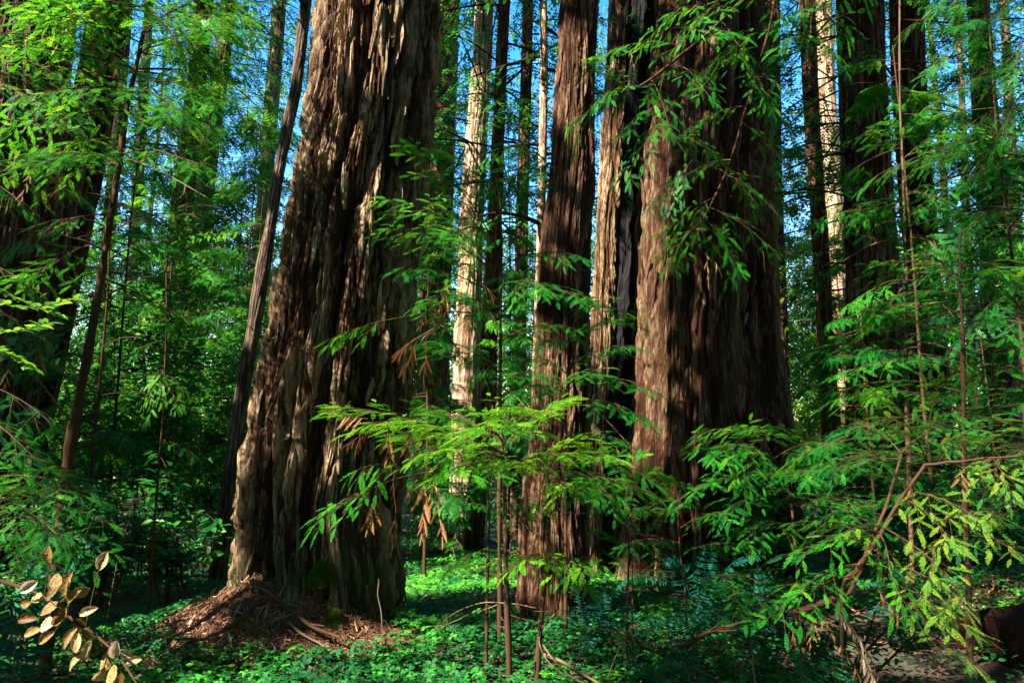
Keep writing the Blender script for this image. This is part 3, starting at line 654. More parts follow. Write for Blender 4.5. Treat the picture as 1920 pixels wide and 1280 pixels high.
# ---- crowns (most of them above the frame; they shade the grove)
specs = [('hero', 13, 37, 5.5, 80, .10), ('r2', 14, 39, 6, 80, 0), ('r1', 12, 35, 4.5, 60, .05), ('b', 10, 33, 5, 50, 0), ('b2', 10, 29, 3.5, 26, 0), ('b3', 10, 29, 3.5, 28, 0),
         ('lean', 7.5, 21, 2.6, 20, .1), ('t1018', 6, 19, 2.2, 24, .2), ('r3', 12, 33, 3.5, 30, 0)]
for q, (k, z0, z1, Rd, nb, tb) in enumerate(specs):
    ax, th_, _ = AX[k]; crown(ax, z0, z1, Rd, nb, th_, M_needle, LOW if k in ('hero', 'r2', 'b', 'r1', 'r3') else MID, .22, 200 + q, .42 + tb, .2, nsub=9, nsh=5, sublen=1.1, br=.05)
mids = [('twin1', 4, 34, 4.5, 60, .40), ('twin2', 4, 34, 4.5, 60, .42), ('t250', 3, 33, 4, 60, .45), ('t880', 9.5, 33, 4, 46, .42), ('t940', 7, 32, 3.6, 46, .38), ('t975', 4, 32, 4, 60, .5),
        ('t1520', 6, 32, 3.6, 46, .5), ('t1550', 4, 32, 5, 70, .6), ('t1590', 7, 32, 4, 46, .45), ('t1620', 9, 32, 4, 46, .42), ('t1700', 6, 32, 4.4, 60, .45), ('t1840', 6, 32, 4.6, 70, .5),
        ('t1815', 3, 32, 4.6, 60, .6), ('t1905', 3, 32, 4.6, 60, .6), ('t830', 4, 32, 4.6, 70, .32), ('t470', 4, 32, 4, 50, .45)]
for q, (k, z0, z1, Rd, nb, tb) in enumerate(mids):
    ax, th_, _ = AX[k]; crown(ax, max(2.5, z0 - 1.5), z1, Rd, int(nb * 1.5), th_, M_far, LOW, .25, 300 + q, tb + .13, .22, nsub=9, nsh=6, sublen=1.0, slope=-.3, cone=.45)

# ---- unseen canopy added overhead and round the frame to shade the grove, cut open for sun
def canopy():
    g = np.random.default_rng(5); mb = MB(); n = 4200
    O = np.stack([g.uniform(-36, 24, n), g.uniform(-24, 30, n), g.uniform(11, 30, n)], 1)
    m = 2600; a = g.uniform(R_(150), R_(390), m); r = g.uniform(9, 22, m)      # unseen foliage behind and beside the camera, added to block skylight
    O = np.vstack([O, np.stack([r * np.cos(a), 2 + r * np.sin(a), g.uniform(.5, 16, m)], 1)])
    # stays above and outside the view
    v = O - CAM; fz = v[:, 1] * cP + v[:, 2] * sP; up = -v[:, 1] * sP + v[:, 2] * cP
    inside = (fz > 0) & (np.abs(v[:, 0]) < fz * .80 + 1.0) & (up < fz * .55 + 1.0)
    cl = noise(O[:, 0] / 4.5, O[:, 1] / 4.5, O[:, 2] / 9, 3)
    O = O[~inside & (cl > -.55)]
    k = 26; P = (O[:, None] + g.normal(size=(len(O), k, 3)) * np.array([.75, .75, .22])).reshape(-1, 3)
    az = g.uniform(0, 6.3, len(P)); X = np.stack([np.cos(az), np.sin(az), g.normal(size=len(P)) * .3 - .2], 1); LL = g.uniform(.40, .68, len(P))
    k = ~sun_gap(P + X * LL[:, None] * .5, .28); P, X, LL = P[k], X[k], LL[k]
    instance(mb, FAR, P, X, np.array([0, 0, 1.]) + g.normal(size=P.shape) * .35, LL, tinted(len(P), .45, .2, g), wscale=1.5, g=g)
    for x, y in ((-14, 10), (-19, 0), (-23, 13), (-27, 5), (-8, -8), (-16, -9), (-30, 16), (4, -7), (13, 3), (15, -4), (-3, -12)):
        z = np.linspace(-1, 30, 12); tube(mb, np.stack([x + .02 * z, y + 0 * z, z], 1), np.linspace(.55, .1, 12), 10, mat=1)
    return kind(mb.build('shade_canopy', [M_needle, M_bark]), 'stuff')
canopy()

# ---- the far wood: one mass of boughs beyond thirty metres, with gaps of sky
def far_wood():
    g = np.random.default_rng(15); mb = MB(); n = 27000
    px = g.uniform(-700, 2600, n); py = g.uniform(-520, 960, n); D = g.uniform(32, 62, n)
    dens = np.full(n, .72)
    low = sstep(400, 560, py); dens = dens + low * 1.0
    gap = ((px > 180) & (px < 600) & (py < 520)); dens[gap] = .62
    gap = ((px > 1380) & (px < 1640) & (py < 520)); dens[gap] = .58
    gap = ((px > 840) & (px < 1010) & (py < 520)); dens[gap] = .6
    dens[(px > 1640) & (py < 520)] = .6
    dens += .35 * noise(px / 130, py / 90, .4, 4)
    m = 9000; px = np.concatenate([px, g.uniform(-500, 2500, m)]); py = np.concatenate([py, g.uniform(430, 900, m)]); D = np.concatenate([D, g.uniform(34, 70, m)]); dens = np.concatenate([dens, np.full(m, 1.6)]); n += m
    k = g.random(n) < dens * .62; px, py, D = px[k], py[k], D[k]
    C = np.array([at(a, b, c) for a, b, c in zip(px, py, D)])
    C = C[C[:, 2] > gz(C[:, 0], C[:, 1]) - .5]
    lib = []
    for _ in range(70):
        d = np.array([1., 0, -.35]); O, X, NN, L, wd = spray(-d * .9, d * g.uniform(.8, 1.5), .1, 7, .8, 4, .24, g, .2, .1, .4); lib.append((O, X, NN, L, wd[0][0][::3]))
    pick = g.integers(0, len(lib), len(C)); az = g.uniform(0, 6.3, len(C)); sz = g.uniform(.8, 1.25, len(C))
    tc = .64 + .80 * noise(C[:, 0] / 6, C[:, 1] / 6, C[:, 2] / 4, 9) + g.normal(size=len(C)) * .12
    for q, (O, X, NN, L, W) in enumerate(lib):
        m = np.where(pick == q)[0]
        if not len(m): continue
        ca, sa = np.cos(az[m])[:, None], np.sin(az[m])[:, None]
        rot = lambda A: np.stack([A[None, :, 0] * ca - A[None, :, 1] * sa, A[None, :, 0] * sa + A[None, :, 1] * ca, A[None, :, 2] + 0 * ca], -1)
        OO = C[m][:, None] + rot(O) * sz[m][:, None, None]
        instance(mb, FAR, OO.reshape(-1, 3), rot(X).reshape(-1, 3), rot(NN).reshape(-1, 3), (L[None] * sz[m][:, None] * 1.15).ravel(), np.clip(np.repeat(tc[m], len(O)) + .12 * g.normal(size=len(m) * len(O)), 0, 1), wscale=1.15, g=g)
        for w_, c_ in zip(rot(W), C[m]): tube(mb, c_ + w_, [.03, .022, .015, .008], 3, mat=1)
    for i in range(16):
        p = at(g.uniform(-300, 2200), 700, g.uniform(30, 58)); z = np.linspace(float(gz(p[0], p[1])) - .5, 40, 14); r = g.uniform(.18, .45)
        tube(mb, wig(np.stack([p[0] + (z - 5) * g.normal() * .01, p[1] + 0 * z, z], 1), .25, i), np.linspace(r, r * .4, 14), 8, mat=1)
    return kind(mb.build('distant_forest', [M_far, M_bark]), 'stuff')
far_wood()

# ================================================================== UNDERSTORY CONIFERS
GU = 'young conifers of the understory'
def understory(label, px, D, H, z0, Rad, nb, seed, tint, leaf=None, tm=MID, shl=.16, lean=0.0, r=.03, zend=None, name='young_redwood', sublen=.5, nsub=10, nsh=5, slope=-.15, cone=.55, azr=None):
    c = at(px, 800, D); zb = float(gz(c[0], D)); g = np.random.default_rng(seed)
    o = thing(name, label, 'tree', (c[0], D, zb), GU)
    P = wig(curve([(c[0], D, zb - .1), (c[0] + lean * H * .5, D, zb + H * .5), (c[0] + lean * H, D, zb + H)], 24), .08, seed); mb = MB()
    rr = np.linspace(r, r * .25, len(P)); tube(mb, P, rr, 8); mb.build('trunk', M_twig, o)
    axis = lambda z: (np.interp(z, P[:, 2], P[:, 0]), np.interp(z, P[:, 2], P[:, 1]), np.interp(z, P[:, 2], rr))
    crown(axis, zb + z0, zb + (zend or H * .98), Rad, nb, o, leaf or M_needle, tm, shl, seed, tint, .18, nsub=nsub, nsh=nsh, sublen=sublen, slope=slope, gap=True, cone=cone, azr=azr, wood=M_twig, br=.012)
    return o
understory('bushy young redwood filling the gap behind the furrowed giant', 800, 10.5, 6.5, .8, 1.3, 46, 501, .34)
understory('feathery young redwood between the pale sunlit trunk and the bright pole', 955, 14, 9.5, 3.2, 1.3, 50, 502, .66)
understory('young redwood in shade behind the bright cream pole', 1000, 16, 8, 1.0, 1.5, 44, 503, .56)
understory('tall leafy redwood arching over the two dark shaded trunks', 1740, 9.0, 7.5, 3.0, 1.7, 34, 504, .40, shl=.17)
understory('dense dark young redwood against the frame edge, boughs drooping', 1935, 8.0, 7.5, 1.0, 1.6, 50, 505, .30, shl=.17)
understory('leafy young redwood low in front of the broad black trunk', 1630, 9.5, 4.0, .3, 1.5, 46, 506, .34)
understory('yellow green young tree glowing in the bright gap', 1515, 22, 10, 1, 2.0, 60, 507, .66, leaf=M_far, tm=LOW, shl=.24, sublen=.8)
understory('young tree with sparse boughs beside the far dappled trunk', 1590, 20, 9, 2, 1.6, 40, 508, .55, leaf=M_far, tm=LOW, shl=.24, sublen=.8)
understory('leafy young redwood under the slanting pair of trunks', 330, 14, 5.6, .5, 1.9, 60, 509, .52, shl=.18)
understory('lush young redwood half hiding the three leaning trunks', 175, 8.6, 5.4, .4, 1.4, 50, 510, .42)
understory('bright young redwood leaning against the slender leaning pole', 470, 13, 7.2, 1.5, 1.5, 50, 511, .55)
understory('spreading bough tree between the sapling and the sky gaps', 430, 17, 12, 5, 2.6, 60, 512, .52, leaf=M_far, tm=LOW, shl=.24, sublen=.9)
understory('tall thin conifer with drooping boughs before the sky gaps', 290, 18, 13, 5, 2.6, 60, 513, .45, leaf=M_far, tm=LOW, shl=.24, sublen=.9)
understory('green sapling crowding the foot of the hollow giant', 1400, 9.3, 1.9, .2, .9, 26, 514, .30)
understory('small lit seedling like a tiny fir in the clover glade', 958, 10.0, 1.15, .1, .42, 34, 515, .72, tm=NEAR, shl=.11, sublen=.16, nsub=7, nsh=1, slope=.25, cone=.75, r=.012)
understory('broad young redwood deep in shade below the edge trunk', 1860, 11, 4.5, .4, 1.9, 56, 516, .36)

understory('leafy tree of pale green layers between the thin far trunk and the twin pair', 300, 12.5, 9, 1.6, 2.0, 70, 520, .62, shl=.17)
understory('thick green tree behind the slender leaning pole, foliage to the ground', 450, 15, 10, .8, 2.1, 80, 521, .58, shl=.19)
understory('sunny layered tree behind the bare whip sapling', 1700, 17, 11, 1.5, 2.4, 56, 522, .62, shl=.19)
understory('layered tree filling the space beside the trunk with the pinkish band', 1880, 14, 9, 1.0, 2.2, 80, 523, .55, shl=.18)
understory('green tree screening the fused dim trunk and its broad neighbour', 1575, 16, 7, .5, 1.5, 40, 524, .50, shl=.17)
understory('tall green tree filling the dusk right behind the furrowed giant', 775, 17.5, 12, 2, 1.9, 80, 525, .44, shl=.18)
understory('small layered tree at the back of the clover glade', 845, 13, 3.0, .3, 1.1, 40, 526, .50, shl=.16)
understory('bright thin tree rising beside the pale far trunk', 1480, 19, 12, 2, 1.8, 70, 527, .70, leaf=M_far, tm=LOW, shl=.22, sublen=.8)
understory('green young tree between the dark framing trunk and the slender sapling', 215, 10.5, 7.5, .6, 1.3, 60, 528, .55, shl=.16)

# ================================================================== SHRUBS
GS = 'shrubs of the forest floor'
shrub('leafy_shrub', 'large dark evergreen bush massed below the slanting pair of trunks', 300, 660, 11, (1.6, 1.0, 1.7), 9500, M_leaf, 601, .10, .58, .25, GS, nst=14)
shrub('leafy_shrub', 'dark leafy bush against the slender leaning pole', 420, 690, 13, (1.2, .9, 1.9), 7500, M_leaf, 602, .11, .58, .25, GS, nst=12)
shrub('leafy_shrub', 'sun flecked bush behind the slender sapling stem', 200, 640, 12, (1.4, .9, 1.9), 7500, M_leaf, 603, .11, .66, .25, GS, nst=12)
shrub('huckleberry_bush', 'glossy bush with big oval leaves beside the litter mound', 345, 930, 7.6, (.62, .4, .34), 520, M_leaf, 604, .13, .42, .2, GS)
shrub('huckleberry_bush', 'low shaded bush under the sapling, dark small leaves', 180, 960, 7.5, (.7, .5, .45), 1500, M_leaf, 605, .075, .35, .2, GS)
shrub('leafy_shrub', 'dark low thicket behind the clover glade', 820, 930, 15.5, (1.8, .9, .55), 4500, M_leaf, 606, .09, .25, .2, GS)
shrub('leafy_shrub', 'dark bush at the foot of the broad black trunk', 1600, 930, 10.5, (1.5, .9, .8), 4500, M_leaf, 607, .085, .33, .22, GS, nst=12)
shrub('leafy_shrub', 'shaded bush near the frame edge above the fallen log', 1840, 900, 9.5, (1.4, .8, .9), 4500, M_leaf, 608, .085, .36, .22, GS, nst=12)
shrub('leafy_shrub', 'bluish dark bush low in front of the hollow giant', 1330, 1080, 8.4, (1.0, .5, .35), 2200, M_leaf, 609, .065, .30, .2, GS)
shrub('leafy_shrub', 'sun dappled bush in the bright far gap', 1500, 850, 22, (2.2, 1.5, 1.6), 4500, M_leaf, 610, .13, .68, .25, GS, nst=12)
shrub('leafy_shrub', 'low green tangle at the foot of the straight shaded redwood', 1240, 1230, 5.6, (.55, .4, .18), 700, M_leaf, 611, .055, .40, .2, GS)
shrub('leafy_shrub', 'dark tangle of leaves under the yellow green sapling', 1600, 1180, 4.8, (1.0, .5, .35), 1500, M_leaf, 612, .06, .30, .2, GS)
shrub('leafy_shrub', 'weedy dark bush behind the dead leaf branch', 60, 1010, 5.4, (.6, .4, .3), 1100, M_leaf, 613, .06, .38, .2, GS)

# ================================================================== NEAR SAPLINGS, BOUGHS
GN = 'slim saplings close to the camera'
def gr(px, py, D):
    p = at(px, py, D); return np.array([p[0], p[1], float(gz(p[0], p[1]))])
# the slender sapling
s1 = Plant('redwood_sapling', 'slender brown sapling with lush bright boughs before the leaning trunks', 'sapling', gr(110, 990, 5.2), GN, seed=1)
st1 = [at(300, -140, 5.2), at(268, 60, 5.2), at(240, 200, 5.2), at(225, 310, 5.2), at(205, 420, 5.2), at(176, 600, 5.2), at(150, 745, 5.2), at(131, 860, 5.2), at(113, 980, 5.2), gr(105, 1050, 5.2) - np.array([0, 0, .1])]
s1.stem(st1[::-1], .047, .012, wigamp=.03, n=60)
g1 = np.random.default_rng(42)
up_l = [(268, 60, 420, -20, 4.8), (262, 90, 440, 60, 4.9), (255, 130, 430, 150, 5.6), (262, 80, 60, 20, 4.7), (255, 130, 20, 90, 4.9), (248, 170, 60, 180, 4.6), (240, 200, 400, 240, 5.0), (240, 210, 20, 240, 4.8), (232, 260, 80, 290, 5.3),
        (230, 290, 380, 310, 4.6), (300, -100, 440, -60, 5.3), (300, -120, 120, -60, 5.0), (280, 10, 160, 60, 5.6), (275, 20, 330, 90, 4.5), (225, 310, -40, 330, 4.9), (215, 380, 330, 430, 5.4), (210, 400, 30, 450, 4.8), (200, 450, 60, 520, 5.5), (190, 520, 330, 600, 5.6), (180, 590, 40, 650, 4.9), (300, -100, 20, -30, 5.4), (290, -60, 400, 20, 5.8)]
for a, b, c, d, D in up_l:
    far = at(c, d, D); s1.branch(at(a, b, 5.2), far, tint=.62 if b < 330 else .5, r=.008, sag=.06, nsub=13, sublen=.34, nsh=5, shlen=.115, droop=.2, start=.22)
for pts in ([(228, 295, 5.2), (300, 320, 5.0), (390, 372, 4.8)], [(205, 330, 5.2), (120, 300, 5), (0, 322, 4.8)], [(200, 470, 5.2), (120, 440, 5), (0, 425, 4.7)], [(150, 730, 5.2), (100, 690, 5), (0, 684, 4.8)], [(140, 800, 5.2), (60, 700, 4.9), (0, 665, 4.6)]):
    s1.bbare([at(*p) for p in pts], .009)
for a, b, c, d in ((60, 320, 40, 375), (110, 310, 105, 360), (120, 315, 90, 385), (60, 170, 70, 240), (215, 110, 222, 160), (345, 350, 352, 420), (80, 650, 70, 700), (20, 680, 10, 720)):
    s1.branch(at(a, b, 4.9), at(c, d, 4.85), tint=.5, leaf=M_dead, name='dead_spray', wscale=.55, r=.003, nsub=5, sublen=.10, nsh=1, shlen=.07, droop=.7)
# boughs entering from beyond the frame edge
s0 = Plant('redwood_sapling', 'leafy sapling at the frame edge whose boughs hang over the dark trunk', 'sapling', gr(-160, 1000, 5.6), GN, seed=2)
s0.stem([gr(-160, 1000, 5.6), at(-120, 500, 5.6), at(-90, 100, 5.6), at(-70, -200, 5.6)], .04, .012, n=40)
for b, c, d, D in ((-60, 150, -10, 5.2), (20, 190, 90, 5.0), (90, 160, 170, 5.4), (150, 120, 230, 5.1), (240, 110, 300, 5.5), (330, 60, 400, 5.1), (480, 90, 560, 5.4), (560, 70, 640, 5.0), (700, 90, 790, 5.3), (780, 70, 860, 5.0), (880, 150, 900, 4.8), (930, 190, 945, 4.6), (960, 110, 1000, 4.4)):
    s0.branch(at(-110, b, 5.6), at(c, d, D), tint=.55 if b < 500 else .38, r=.009, sag=.08, nsub=14, sublen=.34, nsh=5, shlen=.115, droop=.25)
gx = np.random.default_rng(43)
for i in range(30):
    b = gx.uniform(-120, 330); D = gx.uniform(4.5, 5.9)
    if i % 2: s0.branch(at(-110, b - 30, 5.6), at(gx.uniform(60, 400), b + gx.uniform(-30, 60), D), tint=gx.uniform(.42, .78), r=.008, sag=.08, nsub=15, sublen=.40, nsh=5, shlen=.14, droop=.25, start=.3)
    else: s1.branch(at(np.interp(b, [-140, 60, 200, 310], [300, 268, 240, 225]), b, 5.2), at(gx.uniform(40, 180) if i % 4 else gx.uniform(330, 450), b + gx.uniform(-40, 50), D), tint=gx.uniform(.45, .80), r=.006, sag=.06, nsub=13, sublen=.36, nsh=5, shlen=.14, droop=.2, start=.2)
# oval leaf branch
lb = thing('leafy_branch', 'arching twig of bright oval leaves low over the dark framing trunk', 'branch', at(-40, 560, 4), None)
mb = MB(); lfm = MB(); g = np.random.default_rng(77)
for pts in ([(-60, 530, 4), (40, 575, 3.9), (145, 560, 3.85)], [(-60, 600, 4), (20, 620, 3.9), (90, 605, 3.8)], [(-60, 500, 4), (20, 555, 4), (110, 590, 4.1)], [(-60, 640, 4), (10, 660, 3.9), (60, 690, 3.9)]):
    P = curve([at(*p) for p in pts], 20); tube(mb, P, np.linspace(.006, .002, len(P)), 5); T = nrm(np.gradient(P, axis=0))
    i = np.arange(4, len(P)); i = np.repeat(i, 2); lat = nrm(np.cross(T[i], [0, 0, 1.])); sg = np.where(np.arange(len(i)) % 2, 1., -1.)[:, None]
    instance(lfm, OVATE, P[i], T[i] * .6 + lat * sg + g.normal(size=(len(i), 3)) * .25, np.array([0, 0, 1.]) + g.normal(size=(len(i), 3)) * .35, g.uniform(.05, .085, len(i)), tinted(len(i), .85, .12, g), g=g)
lbw = mb.build('twig', M_twig, lb); lfm.build('foliage', M_leaf, lb)

# central saplings carrying the bright flat spray
s3 = Plant('redwood_sapling', 'dark straight sapling stem under the bright spray, before the glade', 'sapling', gr(955, 1262, 5.1), GN, seed=3)
s3.stem([gr(955, 1262, 5.1) - np.array([0, 0, .05]), at(952, 1150, 5.1), at(946, 1000, 5.1), at(945, 880, 5.1), at(938, 800, 5.1)], .022, .013, wigamp=.02)
for a, b, c, d, D, t in ((945, 870, 640, 762, 4.8, .66), (945, 850, 700, 790, 4.5, .72), (942, 830, 830, 770, 5.2, .66), (945, 860, 790, 850, 4.4, .72), (943, 840, 1045, 755, 4.9, .74), (940, 815, 960, 765, 4.6, .7), (945, 880, 860, 880, 4.4, .66), (945, 890, 1060, 850, 4.5, .72), (943, 830, 900, 800, 4.4, .75), (945, 850, 760, 815, 5.0, .68)):
    s3.branch(at(a, b, 5.1), at(c, d, D), tint=min(1, t + .12), r=.007, sag=.07, nsub=15, sublen=.30, nsh=5, shlen=.125, droop=.12, tilt=.15)
for a, b, c, d, D in ((725, 795, 730, 865, 4.7), (700, 800, 655, 830, 4.6), (690, 785, 640, 780, 4.6), (800, 870, 790, 1000, 4.6), (810, 860, 828, 1005, 4.5), (790, 860, 770, 930, 4.7), (770, 800, 765, 850, 4.7), (740, 880, 740, 1020, 4.9), (715, 905, 690, 985, 4.9), (1000, 985, 1020, 1040, 4.9)):
    s3.branch(at(a, b, D), at(c, d, D), tint=.5, leaf=M_dead, name='dead_spray', wscale=.55, r=.004, nsub=9, sublen=.13, nsh=1, shlen=.08, droop=.8, sag=0)
s3.branch(at(820, 880, 5.0), at(595, 970, 4.8), tint=.6, r=.006, nsub=9, sublen=.26, nsh=4, shlen=.12, start=.5, sag=.05)
s3.branch(at(760, 880, 5.0), at(670, 880, 4.8), tint=.6, r=.004, nsub=5, sublen=.2, nsh=3, shlen=.13, start=.3, droop=.8)
s3.bbare([at(1000, 1000, 5.1), at(960, 950, 5.1), at(905, 880, 5)], .008)
s3b = Plant('redwood_sapling', 'pale lit sapling stem with dead twigs beside the straight shaded redwood', 'sapling', gr(1004, 1285, 5.0), GN, seed=4)
s3b.stem([gr(1004, 1285, 5.0) - np.array([0, 0, .05]), at(1012, 1190, 5.0), at(1024, 1040, 5.0), at(1030, 930, 5.0), at(1024, 880, 5.0)], .022, .012, wigamp=.02)
for a, b, c, d, D, t in ((1028, 900, 1175, 905, 4.6, .66), (1028, 890, 1140, 850, 4.9, .7), (1028, 900, 1080, 925, 4.4, .72), (1027, 890, 960, 870, 4.5, .74), (1026, 885, 1060, 830, 4.7, .74), (1028, 905, 1210, 915, 4.9, .6), (1022, 1040, 985, 1050, 4.7, .75), (1020, 1045, 1100, 1065, 4.7, .72)):
    s3b.branch(at(a, b, 5.0), at(c, d, D), tint=min(1, t + .12), r=.006, sag=.06, nsub=11, sublen=.25, nsh=4, shlen=.12, droop=.15, tilt=.15)
for pts in ([(1022, 1060, 5), (1120, 1080, 4.9), (1200, 1105, 4.8), (1260, 1075, 4.7)], [(1028, 940, 5), (1060, 960, 4.9), (1100, 962, 4.9)], [(1010, 1180, 5), (1050, 1145, 4.9), (1075, 1165, 4.9)], [(1010, 1190, 5), (1020, 1230, 4.9), (1060, 1270, 4.7)], [(1030, 920, 5), (1045, 1000, 4.8), (1050, 1060, 4.8)], [(1015, 1140, 5), (900, 1130, 5.2), (810, 1175, 5.4)]):
    s3b.bbare([at(*p) for p in pts], .006)
s3c = Plant('redwood_sapling', 'thinnest reddish sapling stem before the clover glade', 'sapling', gr(912, 1250, 5.3), GN, seed=5)
s3c.stem([gr(912, 1250, 5.3) - np.array([0, 0, .05]), at(915, 1000, 5.3), at(918, 860, 5.3), at(922, 760, 5.3)], .014, .007, wigamp=.02)
for a, b, c, d, D, t in ((918, 900, 850, 930, 5.1, .45), (916, 960, 990, 945, 5.2, .5), (915, 1030, 850, 1060, 5.2, .4), (920, 840, 870, 830, 5.4, .55)):
    s3c.branch(at(a, b, 5.3), at(c, d, D), tint=t, r=.004, nsub=9, sublen=.2, nsh=3, shlen=.12, droop=.2)
# sapling beside the giant
s4 = Plant('redwood_sapling', 'tall sapling with tiered green sprays against the dark side of the giant', 'sapling', gr(935, 1200, 6.0), GN, seed=6)
s4.stem([gr(935, 1200, 6.0), at(936, 900, 6.0), at(938, 650, 6.0), at(938, 480, 6.0), at(936, 360, 6.0)], .022, .010, wigamp=.03, n=40)
for a, b, c, d, D, t in ((936, 470, 775, 275, 5.4, .62), (936, 500, 720, 370, 5.3, .6), (938, 520, 730, 430, 5.4, .55), (938, 560, 760, 500, 5.5, .5), (937, 440, 840, 440, 5.6, .5), (938, 500, 1080, 480, 5.6, .48), (938, 540, 1020, 540, 5.5, .5), (938, 600, 800, 560, 5.5, .42), (938, 640, 1060, 610, 5.7, .42), (938, 420, 900, 330, 5.7, .55), (936, 400, 980, 300, 5.8, .6), (936, 400, 860, 300, 5.9, .6), (938, 560, 1100, 560, 5.5, .45), (938, 700, 820, 640, 5.6, .36), (938, 720, 1010, 700, 5.6, .36), (938, 620, 880, 560, 5.3, .5)):
    s4.branch(at(a, b, 6.0), at(c, d, D), tint=t, r=.007, nsub=13, sublen=.30, nsh=5, shlen=.125, droop=.2)
s4.branch(at(938, 600, 6.0), at(620, 640, 5.4), tint=.6, r=.008, nsub=9, sublen=.22, nsh=4, shlen=.12, start=.7)
for a, b, c, d, D in ((850, 610, 760, 650, 5.6), (800, 640, 795, 720, 5.5), (780, 650, 760, 700, 5.5), (870, 560, 790, 610, 5.6), (900, 530, 930, 560, 5.6), (830, 520, 840, 580, 5.6), (775, 640, 745, 665, 5.5)):
    s4.branch(at(a, b, D), at(c, d, D), tint=.4, leaf=M_dead, name='dead_spray', wscale=.55, r=.004, nsub=7, sublen=.14, nsh=1, shlen=.08, droop=.5)
for pts in ([(938, 575, 6), (860, 590, 5.8), (770, 640, 5.5)], [(938, 560, 6), (880, 570, 5.8), (860, 600, 5.6)], [(938, 760, 6), (960, 740, 5.8), (985, 760, 5.6)], [(938, 745, 6), (880, 760, 5.8), (830, 800, 5.6)]):
    s4.bbare([at(*p) for p in pts], .007)
# sapling in front of the straight redwood and the cleft
s5 = Plant('redwood_sapling', 'sapling with flat dark sprays across the straight shaded redwood', 'sapling', gr(1062, 1215, 6.2), GN, seed=7)
s5.stem([gr(1062, 1215, 6.2), at(1060, 950, 6.2), at(1062, 760, 6.2), at(1080, 640, 6.2), at(1102, 585, 6.1)], .018, .005, wigamp=.03, n=40)
for a, b, c, d, D, t in ((1080, 640, 1150, 600, 5.9, .6), (1080, 645, 1020, 640, 6, .45), (1068, 690, 1190, 650, 5.7, .48), (1064, 720, 1230, 735, 5.6, .42), (1062, 740, 980, 730, 5.8, .42), (1062, 760, 1200, 780, 5.6, .4), (1062, 790, 960, 800, 5.8, .38), (1060, 820, 1190, 840, 5.7, .45), (1062, 700, 980, 670, 5.9, .4), (1060, 850, 1220, 900, 5.6, .45), (1060, 880, 1160, 950, 5.7, .4), (1100, 590, 1120, 570, 6, .65), (1062, 740, 1110, 700, 5.5, .45)):
    s5.branch(at(a, b, 6.2), at(c, d, D), tint=t, r=.006, nsub=12, sublen=.28, nsh=5, shlen=.12, droop=.15, tilt=.15)
s5.bbare([at(1062, 760, 6.2), at(1110, 765, 6), at(1180, 830, 5.8)], .006)
s5.branch(at(1120, 830, 5.9), at(1210, 870, 5.8), tint=.4, leaf=M_dead, name='dead_spray', wscale=.55, r=.003, nsub=8, sublen=.10, nsh=1, shlen=.07, droop=.4)
# green young shoot
s6 = Plant('redwood_sapling', 'thin green shoot with upswept sprays before the ferns', 'sapling', gr(1172, 1245, 5.2), GN, seed=8)
s6.stem([gr(1174, 1245, 5.2), at(1178, 1100, 5.2), at(1182, 980, 5.2), at(1190, 865, 5.2)], .012, .004, wigamp=.015)
for a, b, c, d, D, t in ((1180, 1000, 1130, 930, 5.1, .62), (1182, 990, 1240, 940, 5, .6), (1180, 1060, 1265, 955, 5, .6), (1178, 1080, 1140, 1040, 5.1, .55), (1178, 1120, 1240, 1050, 5, .5), (1186, 920, 1225, 880, 5.1, .7), (1188, 900, 1150, 880, 5.2, .65), (1176, 1150, 1130, 1100, 5.1, .45), (1190, 870, 1205, 855, 5.2, .7), (1180, 1030, 1110, 1000, 5.2, .55)):
    s6.branch(at(a, b, 5.2), at(c, d, D), tint=t, r=.003, nsub=9, sublen=.10, nsh=1, shlen=.07, droop=-.2, start=.2)
s6.stem([gr(1185, 1255, 5.15), at(1186, 1150, 5.15), at(1184, 1010, 5.15)], .008, .003, wigamp=.015)
